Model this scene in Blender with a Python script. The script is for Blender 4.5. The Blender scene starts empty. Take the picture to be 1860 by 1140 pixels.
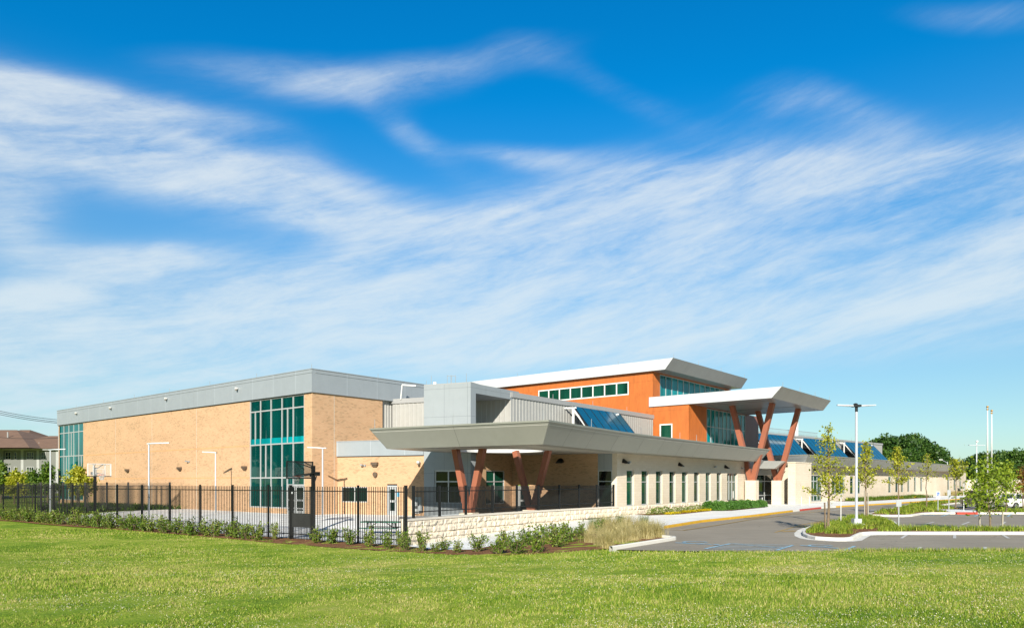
import bpy, bmesh, math, random
import numpy as np
from mathutils import Vector, Matrix
R = math.radians
rnd = random.Random(7)
scene = bpy.context.scene
col = scene.collection

# ------------------------------------------------------------------ camera
F_PX, CX, HY, EYE = 1325.0, 930.0, 875.0, 2.5
cam = bpy.data.cameras.new('camera')
cam.lens = F_PX/1860*36; cam.sensor_width = 36
cam.shift_y = (HY-570)/1860
cam.clip_start = 0.1; cam.clip_end = 6000
camo = bpy.data.objects.new('camera', cam); col.objects.link(camo)
camo.location = (0, 0, EYE); camo.rotation_euler = (R(90), 0, 0)
scene.camera = camo

# ------------------------------------------------------------------ view
scene.view_settings.view_transform = 'Standard'
scene.view_settings.look = 'None'
scene.view_settings.exposure = 0.85
scene.view_settings.gamma = 1.0

# ------------------------------------------------------------------ node helper
class NT:
    def __init__(s, tree): s.t = tree; s.n = tree.nodes; s.l = tree.links
    def new(s, typ, **kw):
        n = s.n.new(typ)
        for k, v in kw.items(): setattr(n, k, v)
        return n
    def link(s, a, b): s.l.new(a, b)
    def val(s, inp, v):
        if isinstance(v, bpy.types.NodeSocket): s.l.new(v, inp)
        else: inp.default_value = v
    def math(s, op, a, b=None, c=None, clamp=False):
        n = s.new('ShaderNodeMath', operation=op); n.use_clamp = clamp
        s.val(n.inputs[0], a)
        if b is not None: s.val(n.inputs[1], b)
        if c is not None: s.val(n.inputs[2], c)
        return n.outputs[0]
    def sep(s, v):
        n = s.new('ShaderNodeSeparateXYZ'); s.l.new(v, n.inputs[0]); return n.outputs
    def comb(s, x, y, z):
        n = s.new('ShaderNodeCombineXYZ')
        for i, v in enumerate((x, y, z)): s.val(n.inputs[i], v)
        return n.outputs[0]
    def noise(s, vec, scale, detail=4, rough=.55, dist=0.0):
        n = s.new('ShaderNodeTexNoise')
        if vec is not None: s.l.new(vec, n.inputs['Vector'])
        n.inputs['Scale'].default_value = scale; n.inputs['Detail'].default_value = detail
        n.inputs['Roughness'].default_value = rough; n.inputs['Distortion'].default_value = dist
        return n.outputs[0]
    def ramp(s, fac, stops, interp='LINEAR'):
        n = s.new('ShaderNodeValToRGB'); s.l.new(fac, n.inputs[0]); cr = n.color_ramp; cr.interpolation = interp
        while len(cr.elements) < len(stops): cr.elements.new(.5)
        for e, (p, c) in zip(cr.elements, stops):
            e.position = p; e.color = (c, c, c, 1) if not hasattr(c, '__len__') else (*c, 1)
        return n.outputs[0]
    def mix(s, fac, a, b, mode='MIX'):
        n = s.new('ShaderNodeMix', data_type='RGBA', blend_type=mode)
        s.val(n.inputs[0], fac)
        for i, v in ((6, a), (7, b)):
            if isinstance(v, bpy.types.NodeSocket): s.l.new(v, n.inputs[i])
            else: n.inputs[i].default_value = (*v, 1) if len(v) == 3 else v
        return n.outputs[2]
    def smooth(s, x, a, b):
        n = s.new('ShaderNodeMapRange', interpolation_type='SMOOTHSTEP')
        s.l.new(x, n.inputs[0]); n.inputs[1].default_value = a; n.inputs[2].default_value = b
        return n.outputs[0]

# ------------------------------------------------------------------ sun and sky
SUN = Vector((0.12, 1.0, -0.50)).normalized()      # direction the light travels
sun_el = math.asin(-SUN.z)
w = bpy.data.worlds.new('World'); scene.world = w; w.use_nodes = True
nt = NT(w.node_tree); nt.n.clear()
sky = nt.new('ShaderNodeTexSky', sky_type='NISHITA'); sky.sun_disc = False
sky.sun_elevation = sun_el; sky.sun_rotation = math.atan2(-SUN.x, -SUN.y)
sky.air_density = 1.0; sky.dust_density = 0.4; sky.ozone_density = 3.0
tc = nt.new('ShaderNodeTexCoord')
D = tc.outputs['Generated']
dx, dy, dz = nt.sep(D)
el = nt.math('ARCSINE', dz); az = nt.math('ARCTAN2', dx, dy)
hs = nt.new('ShaderNodeHueSaturation'); hs.inputs['Saturation'].default_value = 1.34; hs.inputs['Value'].default_value = 1.0
nt.link(sky.outputs[0], hs.inputs['Color'])
tint = nt.mix(1.0, hs.outputs[0], nt.mix(nt.smooth(el, 0.05, 0.50), (.74, .98, .97), (.04, 1.47, 1.56)), 'MULTIPLY')
bg1 = nt.new('ShaderNodeBackground'); bg1.inputs[1].default_value = 0.064; nt.link(nt.mix(nt.smooth(dy, -.4, .3), nt.mix(1.0, tint, (.5, .5, .5), 'MULTIPLY'), tint), bg1.inputs[0])  # sky behind the camera dimmed to lower fill light on shaded faces
# cirrus: soft banks laid out by bearing and height, torn by stretched noise
def azel(px, py):
    X = (px-CX)/F_PX; Z = (HY-py)/F_PX
    return math.atan2(X, 1), math.asin(Z/math.sqrt(1+X*X+Z*Z))
vec = nt.comb(az, el, 0.0)
warp = nt.new('ShaderNodeTexNoise'); nt.link(vec, warp.inputs['Vector']); warp.inputs['Scale'].default_value = 3.2; warp.inputs['Detail'].default_value = 3
wv = nt.new('ShaderNodeVectorMath', operation='MULTIPLY_ADD'); nt.link(warp.outputs['Color'], wv.inputs[0]); wv.inputs[1].default_value = (.06, .036, 0); nt.link(vec, wv.inputs[2])
wx, wy, wz = nt.sep(wv.outputs[0])
def rotc(deg, sx, sy, off=0.0):
    c, s_ = math.cos(R(deg)), math.sin(R(deg))
    a = nt.math('ADD', nt.math('MULTIPLY', wx, c*sx), nt.math('MULTIPLY', wy, s_*sx))
    b = nt.math('ADD', nt.math('MULTIPLY', wx, -s_*sy), nt.math('MULTIPLY', wy, c*sy))
    return nt.comb(a, b, off)
n1 = nt.noise(rotc(12, 1.8, 7.0), 1.0, 12, .62, .35)
n2 = nt.noise(rotc(14, 4.2, 27.0, 3.7), 1.0, 12, .68, .35)
n3 = nt.noise(rotc(6, 14.0, 48.0, 9.1), 1.0, 10, .72, .5)
BLOBS = [  # px, py, half-length, half-height, tilt, amount
    (150, 178, 280, 22, 1, .75), (560, 150, 260, 38, 4, .66), (860, 110, 220, 30, 8, .45), (1130, 170, 200, 28, -22, .34),
    (120, 268, 380, 58, -5, 1.1), (10, 390, 80, 90, 0, .9), (440, 330, 300, 48, -14, .90), (740, 245, 110, 30, -28, .42), (640, 350, 170, 44, -18, .6), (950, 282, 150, 22, -4, .5),
    (270, 470, 170, 30, 6, .95), (80, 540, 200, 36, 22, .75), (260, 605, 360, 55, 12, 1.0), (560, 545, 330, 55, 11, 1.0), (860, 465, 330, 85, 13, 1.1), (1180, 425, 360, 105, 8, 1.25),
    (1520, 400, 380, 70, 2, 1.05), (1820, 370, 280, 90, 0, .95), (1350, 320, 300, 40, -6, .45), (1560, 215, 150, 34, -30, .34), (1400, 185, 90, 30, -10, .35),
    (1800, 20, 160, 26, -14, .40), (250, 690, 560, 80, 0, .85), (950, 610, 560, 70, 4, .75), (1500, 560, 620, 50, 0, .80), (1500, 640, 620, 45, 0, .62), (1800, 460, 260, 70, 0, .75), (60, 750, 400, 90, 0, .8),
    (1750, 815, 90, 26, 0, .5), (930, 560, 200, 60, 8, .6)]
W = None
for px, py, a, b, tilt, amt in BLOBS:
    A0, E0_ = azel(px, py); sa = a/1500.; sb = b/1500.
    c, s_ = math.cos(R(tilt)), math.sin(R(tilt))
    u = nt.math('MULTIPLY_ADD', wx, c/sa, -((A0+.03)*c+(E0_+.018)*s_)/sa)
    u = nt.math('MULTIPLY_ADD', wy, s_/sa, u)
    v = nt.math('MULTIPLY_ADD', wx, -s_/sb, ((A0+.03)*s_-(E0_+.018)*c)/sb)
    v = nt.math('MULTIPLY_ADD', wy, c/sb, v)
    r2 = nt.math('MULTIPLY_ADD', u, u, nt.math('MULTIPLY', v, v))
    g = nt.math('MULTIPLY', nt.math('POWER', 2.718, nt.math('MULTIPLY', r2, -0.9)), amt)
    W = g if W is None else nt.math('ADD', W, g)
W = nt.math('MULTIPLY', nt.math('MINIMUM', nt.math('MAXIMUM', nt.math('SUBTRACT', W, .10), 0.0), 1.0), .98)
mixn = nt.math('ADD', nt.math('MULTIPLY', n1, .50), nt.math('ADD', nt.math('MULTIPLY', n2, .36), nt.math('MULTIPLY', n3, .14)))
front = nt.smooth(dy, -0.35, 0.25)
dens = nt.math('MULTIPLY', W, nt.math('MULTIPLY_ADD', mixn, 4.3, -1.36))
dens = nt.smooth(dens, 0.0, 1.15)
lowhaze = nt.math('MULTIPLY', nt.math('MULTIPLY', nt.smooth(el, 0.50, 0.0), nt.math('MULTIPLY_ADD', front, .8, .2)), .36)
dens = nt.math('ADD', lowhaze, nt.math('MULTIPLY', nt.math('MULTIPLY', dens, .78), nt.math('SUBTRACT', 1.0, lowhaze)))
above = nt.smooth(dz, -0.01, 0.02)
dens = nt.math('MULTIPLY', dens, above)
bg2 = nt.new('ShaderNodeBackground'); bg2.inputs[1].default_value = 0.50
nt.link(nt.mix(nt.smooth(el, 0.0, .4), (.78, .92, 1.0), (.92, .985, 1.0)), bg2.inputs[0])
ms = nt.new('ShaderNodeMixShader'); nt.link(dens, ms.inputs[0]); nt.link(bg1.outputs[0], ms.inputs[1]); nt.link(bg2.outputs[0], ms.inputs[2])
out = nt.new('ShaderNodeOutputWorld'); nt.link(ms.outputs[0], out.inputs[0])
sl = bpy.data.lights.new('sun', 'SUN'); sl.energy = 5.0; sl.angle = R(.53); sl.color = (1.0, .93, .81)
so = bpy.data.objects.new('sun', sl); col.objects.link(so)
so.rotation_euler = SUN.to_track_quat('-Z', 'Y').to_euler(); so.location = (0, -20, 60)

# ------------------------------------------------------------------ materials
M = {}
def base_mat(name, rough=.6, metal=0.0, spec=.5):
    m = bpy.data.materials.new(name); m.use_nodes = True
    t = NT(m.node_tree); p = m.node_tree.nodes['Principled BSDF']
    p.inputs['Roughness'].default_value = rough; p.inputs['Metallic'].default_value = metal
    p.inputs['Specular IOR Level'].default_value = spec
    M[name] = m
    return m, t, p
def obj_vec(t, sx=1, sy=1, sz=1):
    c = t.new('ShaderNodeTexCoord'); mp = t.new('ShaderNodeMapping'); t.link(c.outputs['Object'], mp.inputs[0]); mp.inputs['Scale'].default_value = (sx, sy, sz)
    return mp.outputs[0]
def bump(t, p, h, strength=.3, dist=.02):
    b = t.new('ShaderNodeBump'); b.inputs['Strength'].default_value = strength; b.inputs['Distance'].default_value = dist
    t.link(h, b.inputs['Height']); t.link(b.outputs[0], p.inputs['Normal'])
KA = .78
def plain(name, c, rough=.6, metal=0.0, var=.10, scale=1.5, fine=30, bmp=0.0, spec=.5):
    c = tuple(x*KA for x in c)
    m, t, p = base_mat(name, rough, metal, spec)
    v = obj_vec(t)
    a = t.noise(v, scale, 4); b = t.noise(v, fine, 3)
    f = t.math('ADD', t.math('MULTIPLY', a, .65), t.math('MULTIPLY', b, .35))
    lo = tuple(x*(1-var*1.6) for x in c); hi = tuple(min(1, x*(1+var*1.6)) for x in c)
    t.link(t.ramp(f, [(.3, lo), (.7, hi)]), p.inputs['Base Color'])
    if bmp: bump(t, p, b, bmp, .02)
    return m

def brick_mat():
    m, t, p = base_mat('brick', .85)
    x, y, z = t.sep(obj_vec(t))
    v = t.comb(t.math('ADD', x, y), z, 0.0)
    br = t.new('ShaderNodeTexBrick'); t.link(v, br.inputs['Vector'])
    br.inputs['Scale'].default_value = 1; br.inputs['Brick Width'].default_value = .24; br.inputs['Row Height'].default_value = .085
    br.inputs['Mortar Size'].default_value = .008; br.inputs['Mortar Smooth'].default_value = .2; br.inputs['Bias'].default_value = -.3
    br.inputs['Color1'].default_value = (.47, .288, .165, 1); br.inputs['Color2'].default_value = (.405, .232, .124, 1); br.inputs['Mortar'].default_value = (.47, .34, .22, 1)
    # scattered flashed bricks, one cell per brick
    row = t.math('FLOOR', t.math('DIVIDE', z, .085))
    cu = t.math('FLOOR', t.math('DIVIDE', t.math('ADD', t.math('ADD', x, y), t.math('MULTIPLY', t.math('MODULO', row, 2.0), .12)), .24))
    wn = t.new('ShaderNodeTexWhiteNoise', noise_dimensions='2D'); t.link(t.comb(cu, row, 0.0), wn.inputs['Vector'])
    patch = t.noise(t.comb(t.math('MULTIPLY', x, .35), t.math('MULTIPLY', z, .8), 0.0), 1.0, 5, .6, .6)
    dark = t.math('GREATER_THAN', wn.outputs['Value'], t.math('SUBTRACT', 1.28, t.math('MULTIPLY', patch, .80)))
    c = t.mix(t.math('MULTIPLY', dark, .50), br.outputs['Color'], (.26, .18, .10))
    c = t.mix(t.smooth(patch, .2, .8), c, t.mix(1.0, c, (.90, .90, .88), 'MULTIPLY'))
    # soldier bands at fixed heights
    t.link(c, p.inputs['Base Color'])
    bump(t, p, br.outputs['Fac'], -.35, .01)
brick_mat()
def block_mat(name, c1, c2, mort, bw, bh, ms=.008, rb=.5, rs=9):
    c1, c2, mort = (tuple(q*KA for q in v_) for v_ in (c1, c2, mort))
    m, t, p = base_mat(name, .9)
    x, y, z = t.sep(obj_vec(t))
    v = t.comb(t.math('ADD', x, y), z, 0.0)
    br = t.new('ShaderNodeTexBrick'); t.link(v, br.inputs['Vector'])
    br.inputs['Scale'].default_value = 1; br.inputs['Brick Width'].default_value = bw; br.inputs['Row Height'].default_value = bh
    br.inputs['Mortar Size'].default_value = ms; br.inputs['Mortar Smooth'].default_value = .3
    br.inputs['Color1'].default_value = (*c1, 1); br.inputs['Color2'].default_value = (*c2, 1); br.inputs['Mortar'].default_value = (*mort, 1)
    nz = t.noise(obj_vec(t), rs, 6, .65); big = t.noise(obj_vec(t, .3, .3, .5), 1, 4)
    c = t.mix(t.smooth(nz, .35, .75), br.outputs['Color'], t.mix(1.0, br.outputs['Color'], (.90, .87, .82), 'MULTIPLY'))
    c = t.mix(t.smooth(big, .3, .75), c, t.mix(1.0, c, (.93, .90, .86), 'MULTIPLY'))
    t.link(c, p.inputs['Base Color'])
    h = t.math('ADD', t.math('MULTIPLY', nz, rb), t.math('MULTIPLY', br.outputs['Fac'], -.6))
    bump(t, p, h, .5, .03)
block_mat('limestone', (.80, .71, .58), (.75, .66, .53), (.68, .59, .46), .60, .20, .006, .15, 14)
plain('rock_face', (.76, .66, .52), .95, var=.09, scale=2.2, fine=14, bmp=.6)
plain('orange_band', (.60, .34, .16), .85, var=.1, fine=8)
plain('stone_cap', (.72, .66, .57), .8, var=.06, bmp=.1)

def panel_mat(name, c, rough, metal, var=.05, pw=0, ph=0, line=.7, vert=False, lw=.012, lz=0.0):
    """sheet metal or board with joints at real widths"""
    c = tuple(q*KA for q in c)
    m, t, p = base_mat(name, rough, metal)
    x, y, z = t.sep(obj_vec(t)); xx = t.math('ADD', x, y)
    v = obj_vec(t, 1, 1, .25) if vert else obj_vec(t)
    a = t.noise(v, 1.2 if not vert else 2.2, 5, .6, .8 if vert else 0); f = t.noise(v, 18, 3)
    fac = t.math('ADD', t.math('MULTIPLY', a, .7), t.math('MULTIPLY', f, .3))
    lo = tuple(q*(1-var*1.7) for q in c); hi = tuple(min(1, q*(1+var*1.7)) for q in c)
    cc = t.ramp(fac, [(.3, lo), (.7, hi)])
    strk = t.noise(t.comb(t.math('MULTIPLY', xx, 2.6), 0.0, t.math('MULTIPLY', z, .16)), 1.0, 4, .65)
    cc = t.mix(t.math('MULTIPLY', t.smooth(strk, .52, .75), .16), cc, t.mix(1.0, cc, (.62, .60, .56), 'MULTIPLY'))
    if pw:
        g = t.math('LESS_THAN', t.math('PINGPONG', xx, pw/2), lw)
        wn = t.new('ShaderNodeTexWhiteNoise', noise_dimensions='1D'); t.link(t.math('FLOOR', t.math('DIVIDE', t.math('ADD', xx, .01), pw)), wn.inputs['W'])
        cc = t.mix(t.math('MULTIPLY', wn.outputs['Value'], .10), cc, t.mix(1.0, cc, (.75, .75, .75), 'MULTIPLY'))
        cc = t.mix(g, cc, t.mix(1.0, cc, (line,)*3, 'MULTIPLY'))
    if ph:
        g = t.math('LESS_THAN', t.math('PINGPONG', t.math('ADD', z, lz), ph/2), lw)
        cc = t.mix(g, cc, t.mix(1.0, cc, (line,)*3, 'MULTIPLY'))
    t.link(cc, p.inputs['Base Color'])
    bump(t, p, a, .03, .05)
panel_mat('parapet_metal', (.36, .40, .435), .42, .15, .03, 3.05, 0, 1.35, lw=.02)
panel_mat('tower_panel', (.35, .385, .41), .42, .1, .03, 1.9, 2.05, .62, lw=.012, lz=.95)
plain('taupe_metal', (.315, .32, .275), .42, .25, var=.03, fine=2)
plain('white_metal', (.60, .62, .64), .38, .0, var=.015, fine=2)
panel_mat('soffit_metal', (.40, .41, .39), .30, .25, .03, .9, 0, .72, lw=.012)
panel_mat('roof_flare', (.50, .50, .47), .40, .2, .03, 1.5, 0, 1.18, lw=.02)
plain('cream_soffit', (.46, .44, .37), .6, 0, var=.04)
plain('ribbed_metal', (.44, .435, .415), .45, .15, var=.03, fine=3)
plain('coping', (.42, .42, .42), .4, .2, var=.03)
plain('seam', (.16, .155, .14), .5, .1, var=.03)
plain('light_seam', (.62, .61, .56), .5, .1, var=.03)
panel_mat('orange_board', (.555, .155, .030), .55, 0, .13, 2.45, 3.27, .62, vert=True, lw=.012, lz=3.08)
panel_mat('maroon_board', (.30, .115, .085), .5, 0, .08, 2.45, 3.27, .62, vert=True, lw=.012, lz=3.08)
plain('column_paint', (.37, .125, .068), .5, .1, var=.06)
plain('aluminium', (.58, .60, .61), .4, .35, var=.03)
plain('white_paint', (.75, .75, .73), .5, 0, var=.04)
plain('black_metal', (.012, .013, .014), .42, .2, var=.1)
plain('dark_mesh', (.035, .036, .036), .6, .2, var=.15, fine=40)
plain('galvanised', (.42, .45, .47), .5, .4, var=.08)
plain('pole_paint', (.56, .60, .65), .42, .15, var=.03)
plain('bronze', (.14, .10, .07), .5, .2, var=.1)
plain('lens', (.25, .22, .18), .2, 0, var=.1)
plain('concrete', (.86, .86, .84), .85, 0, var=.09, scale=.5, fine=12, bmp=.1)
plain('patio_concrete', (.24, .235, .22), .85, 0, var=.09, scale=.5, fine=12, bmp=.1)  # darkened so the floor bounces less light into the alcove
plain('kerb_concrete', (.75, .725, .66), .85, 0, var=.09, scale=.8, fine=12, bmp=.1)
plain('yellow_paint', (.70, .40, .02), .7, 0, var=.12)
plain('yellow_line', (.46, .29, .06), .8, 0, var=.2, scale=4)
plain('red_paint', (.55, .06, .035), .7, 0, var=.12)
plain('white_line', (.58, .57, .54), .8, 0, var=.14, scale=4)
plain('blue_line', (.30, .50, .62), .8, 0, var=.22, scale=4)
plain('green_table', (.01, .14, .085), .5, 0, var=.1)
plain('sign_white', (.7, .72, .75), .5)
plain('sign_blue', (.02, .12, .55), .5)
plain('cyan_sign', (.05, .35, .6), .5)
plain('gold', (.5, .28, .06), .3, .7)
plain('rim_orange', (.65, .10, .03), .5)
plain('net_white', (.6, .6, .58), .8)
plain('bark', (.20, .145, .09), .9, 0, var=.25, scale=6, bmp=.4)
plain('dark_bark', (.07, .055, .04), .9, 0, var=.25, scale=3, bmp=.4)
plain('stake_wood', (.42, .38, .30), .8)
plain('roof_shingle', (.20, .118, .074), .9, 0, var=.12, scale=.6, fine=4)
plain('siding', (.17, .178, .165), .8, 0, var=.03, scale=.4)
plain('trim_white', (.36, .37, .36), .6)
plain('car_white', (.75, .75, .74), .18, 0, var=.01, spec=.6)
plain('car_silver', (.42, .38, .32), .3, .3, var=.02)
plain('car_glass', (.015, .02, .022), .06, 0, var=.05, spec=.8)
plain('tail_red', (.45, .02, .02), .25)
plain('rubber', (.02, .02, .02), .8)
plain('wheel', (.35, .36, .37), .35, .6)
plain('chrome', (.55, .55, .55), .2, .9)
plain('exit_green', (.2, .55, .4), .6)

def glass(name, c, rough=.03, spec=.5):
    m, t, p = base_mat(name, rough, 0, spec)
    v = obj_vec(t)
    a = t.noise(v, .5, 3)
    b = t.noise(v, 1.7, 2)
    lo = tuple(q*.55 for q in c); hi = tuple(q*1.35 for q in c)
    t.link(t.ramp(t.noise(obj_vec(t, .8, .8, .12), .9, 2), [(.35, lo), (.65, hi)]), p.inputs['Base Color'])
    bump(t, p, b, .012, .04)
glass('teal_glass', (.001, .040, .036), spec=1.0)
glass('green_glass', (.004, .045, .026), spec=.32)
glass('dark_glass', (.004, .012, .011), spec=.5)
glass('bright_teal_glass', (.001, .19, .21), spec=.3)
glass('mid_teal_glass', (.002, .095, .095), spec=.7)
glass('lit_slab_teal', (.002, .20, .22), spec=.6)
def solar():
    m, t, p = base_mat('solar_blue', .10, .0, .8)
    x, y, z = t.sep(obj_vec(t))
    g = t.math('LESS_THAN', t.math('PINGPONG', x, .06), .012)
    c = t.mix(g, (.008, .075, .125), (.005, .048, .085)); t.link(c, p.inputs['Base Color'])
    pass
solar()

def leaf_mat(name, c1, c2, c3, trans=.35, rough=.5):
    m = bpy.data.materials.new(name); m.use_nodes = True; M[name] = m
    t = NT(m.node_tree); p = m.node_tree.nodes['Principled BSDF']; o = m.node_tree.nodes['Material Output']
    c1, c2, c3 = (tuple(q*.82 for q in v_) for v_ in (c1, c2, c3))
    g = t.new('ShaderNodeNewGeometry'); oi = t.new('ShaderNodeObjectInfo')
    nz = t.noise(obj_vec(t), 1.3, 3)
    f = t.math('ADD', t.math('MULTIPLY', g.outputs['Random Per Island'], .55), t.math('ADD', t.math('MULTIPLY', nz, .45), t.math('MULTIPLY_ADD', oi.outputs['Random'], .22, -.11)))
    c = t.ramp(f, [(.15, c1), (.5, c2), (.9, c3)])
    t.link(c, p.inputs['Base Color']); p.inputs['Roughness'].default_value = rough
    p.inputs['Specular IOR Level'].default_value = .35
    tr = t.new('ShaderNodeBsdfTranslucent'); t.link(t.mix(1.0, c, (1.1, 1.2, .5), 'MULTIPLY'), tr.inputs[0])
    mx = t.new('ShaderNodeMixShader'); mx.inputs[0].default_value = trans
    t.link(p.outputs[0], mx.inputs[1]); t.link(tr.outputs[0], mx.inputs[2]); t.link(mx.outputs[0], o.inputs[0])
leaf_mat('young_leaf', (.22, .27, .018), (.42, .44, .03), (.60, .56, .06), .40)
leaf_mat('green_young_leaf', (.15, .23, .015), (.30, .41, .03), (.48, .52, .06), .40)
leaf_mat('rust_leaf', (.16, .12, .02), (.26, .15, .03), (.34, .14, .04), .35)
leaf_mat('oak_leaf', (.018, .055, .010), (.055, .13, .018), (.14, .23, .035), .25)
leaf_mat('mid_leaf', (.05, .11, .012), (.11, .20, .02), (.20, .27, .03), .30)
leaf_mat('shrub_leaf', (.05, .105, .012), (.14, .23, .025), (.34, .38, .06), .30)
leaf_mat('hedge_leaf', (.045, .13, .022), (.085, .22, .03), (.15, .31, .045), .25)
leaf_mat('lily_leaf', (.10, .20, .015), (.30, .42, .03), (.68, .64, .14), .35)
leaf_mat('yellow_flower', (.55, .42, .01), (.75, .58, .01), (.50, .50, .03), .3)
leaf_mat('tan_grass', (.34, .29, .10), (.60, .51, .24), (.74, .66, .38), .30)
leaf_mat('blade_green', (.12, .20, .018), (.22, .32, .03), (.44, .42, .11), .40)
leaf_mat('clover', (.60, .55, .40), (.70, .66, .52), (.55, .46, .28), .2)

def blade_mat():
    m = bpy.data.materials.new('lawn_blade'); m.use_nodes = True; M['lawn_blade'] = m
    t = NT(m.node_tree); p = m.node_tree.nodes['Principled BSDF']; o = m.node_tree.nodes['Material Output']
    g = t.new('ShaderNodeNewGeometry'); v = obj_vec(t)
    a = t.noise(v, .16, 5, .6, .6); b = t.noise(v, 1.1, 5, .65)
    f = t.math('ADD', t.math('MULTIPLY', a, .38), t.math('ADD', t.math('MULTIPLY', b, .36), t.math('MULTIPLY', g.outputs['Random Per Island'], .28)))
    c = t.ramp(f, [(.36, (.075, .16, .012)), (.46, (.19, .29, .022)), (.55, (.31, .37, .045)), (.63, (.50, .43, .18))])
    t.link(c, p.inputs['Base Color']); p.inputs['Roughness'].default_value = .6; p.inputs['Specular IOR Level'].default_value = .2
    tr = t.new('ShaderNodeBsdfTranslucent'); t.link(c, tr.inputs[0]); mx = t.new('ShaderNodeMixShader'); mx.inputs[0].default_value = .35
    t.link(p.outputs[0], mx.inputs[1]); t.link(tr.outputs[0], mx.inputs[2]); t.link(mx.outputs[0], o.inputs[0])
blade_mat()
def lawn_mat():
    m, t, p = base_mat('lawn', .95, 0, .1)
    v = obj_vec(t)
    a = t.noise(v, .16, 5, .6, .6); b = t.noise(v, 1.1, 5, .65); c = t.noise(v, 16, 4, .7)
    f = t.math('ADD', t.math('MULTIPLY', a, .45), t.math('ADD', t.math('MULTIPLY', b, .28), t.math('MULTIPLY', c, .27)))
    cc = t.ramp(f, [(.37, (.08, .16, .014)), (.46, (.18, .27, .022)), (.55, (.29, .34, .045)), (.63, (.45, .39, .16))])
    t.link(cc, p.inputs['Base Color']); bump(t, p, c, .8, .06)
lawn_mat()
def asphalt_mat():
    m, t, p = base_mat('asphalt', .82, 0, .35)
    v = obj_vec(t)
    a = t.noise(v, .22, 5, .6, .4); b = t.noise(obj_vec(t, .25, 2.5, 1), 1.0, 4); c = t.noise(v, 45, 3, .8)
    f = t.math('ADD', t.math('MULTIPLY', a, .4), t.math('ADD', t.math('MULTIPLY', b, .3), t.math('MULTIPLY', c, .3)))
    vo = t.new('ShaderNodeTexVoronoi', feature='DISTANCE_TO_EDGE'); wv_ = t.new('ShaderNodeVectorMath', operation='MULTIPLY_ADD'); nn_ = t.new('ShaderNodeTexNoise'); t.link(v, nn_.inputs['Vector']); nn_.inputs['Scale'].default_value = .8; t.link(nn_.outputs['Color'], wv_.inputs[0]); wv_.inputs[1].default_value = (2.0, 2.0, 0); t.link(v, wv_.inputs[2]); t.link(wv_.outputs[0], vo.inputs['Vector']); vo.inputs['Scale'].default_value = .11
    crack = t.math('MULTIPLY', t.math('LESS_THAN', vo.outputs['Distance'], .0035), t.math('GREATER_THAN', a, .47))
    stain = t.smooth(t.noise(v, .55, 4, .7), .60, .72)
    f = t.math('SUBTRACT', t.math('SUBTRACT', f, t.math('MULTIPLY', stain, .07)), t.math('MULTIPLY', crack, .22))
    t.link(t.ramp(f, [(.32, (.185, .160, .122)), (.66, (.30, .262, .205))]), p.inputs['Base Color']); bump(t, p, c, .4, .01)
asphalt_mat()
def mulch_mat():
    m, t, p = base_mat('mulch', 1.0, 0, .1)
    v = obj_vec(t)
    a = t.noise(v, 1.2, 5, .65, .4); c = t.noise(obj_vec(t, 1, 2.2, 1), 22, 5, .8)
    g = t.noise(v, .8, 4, .6)
    f = t.math('ADD', t.math('MULTIPLY', a, .45), t.math('MULTIPLY', c, .55))
    cc = t.ramp(f, [(.3, (.075, .035, .018)), (.5, (.21, .105, .052)), (.72, (.36, .20, .11))])
    cc = t.mix(t.smooth(g, .54, .66), cc, (.16, .19, .04)) if False else cc
    t.link(cc, p.inputs['Base Color']); bump(t, p, c, .9, .06)
mulch_mat()

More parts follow.
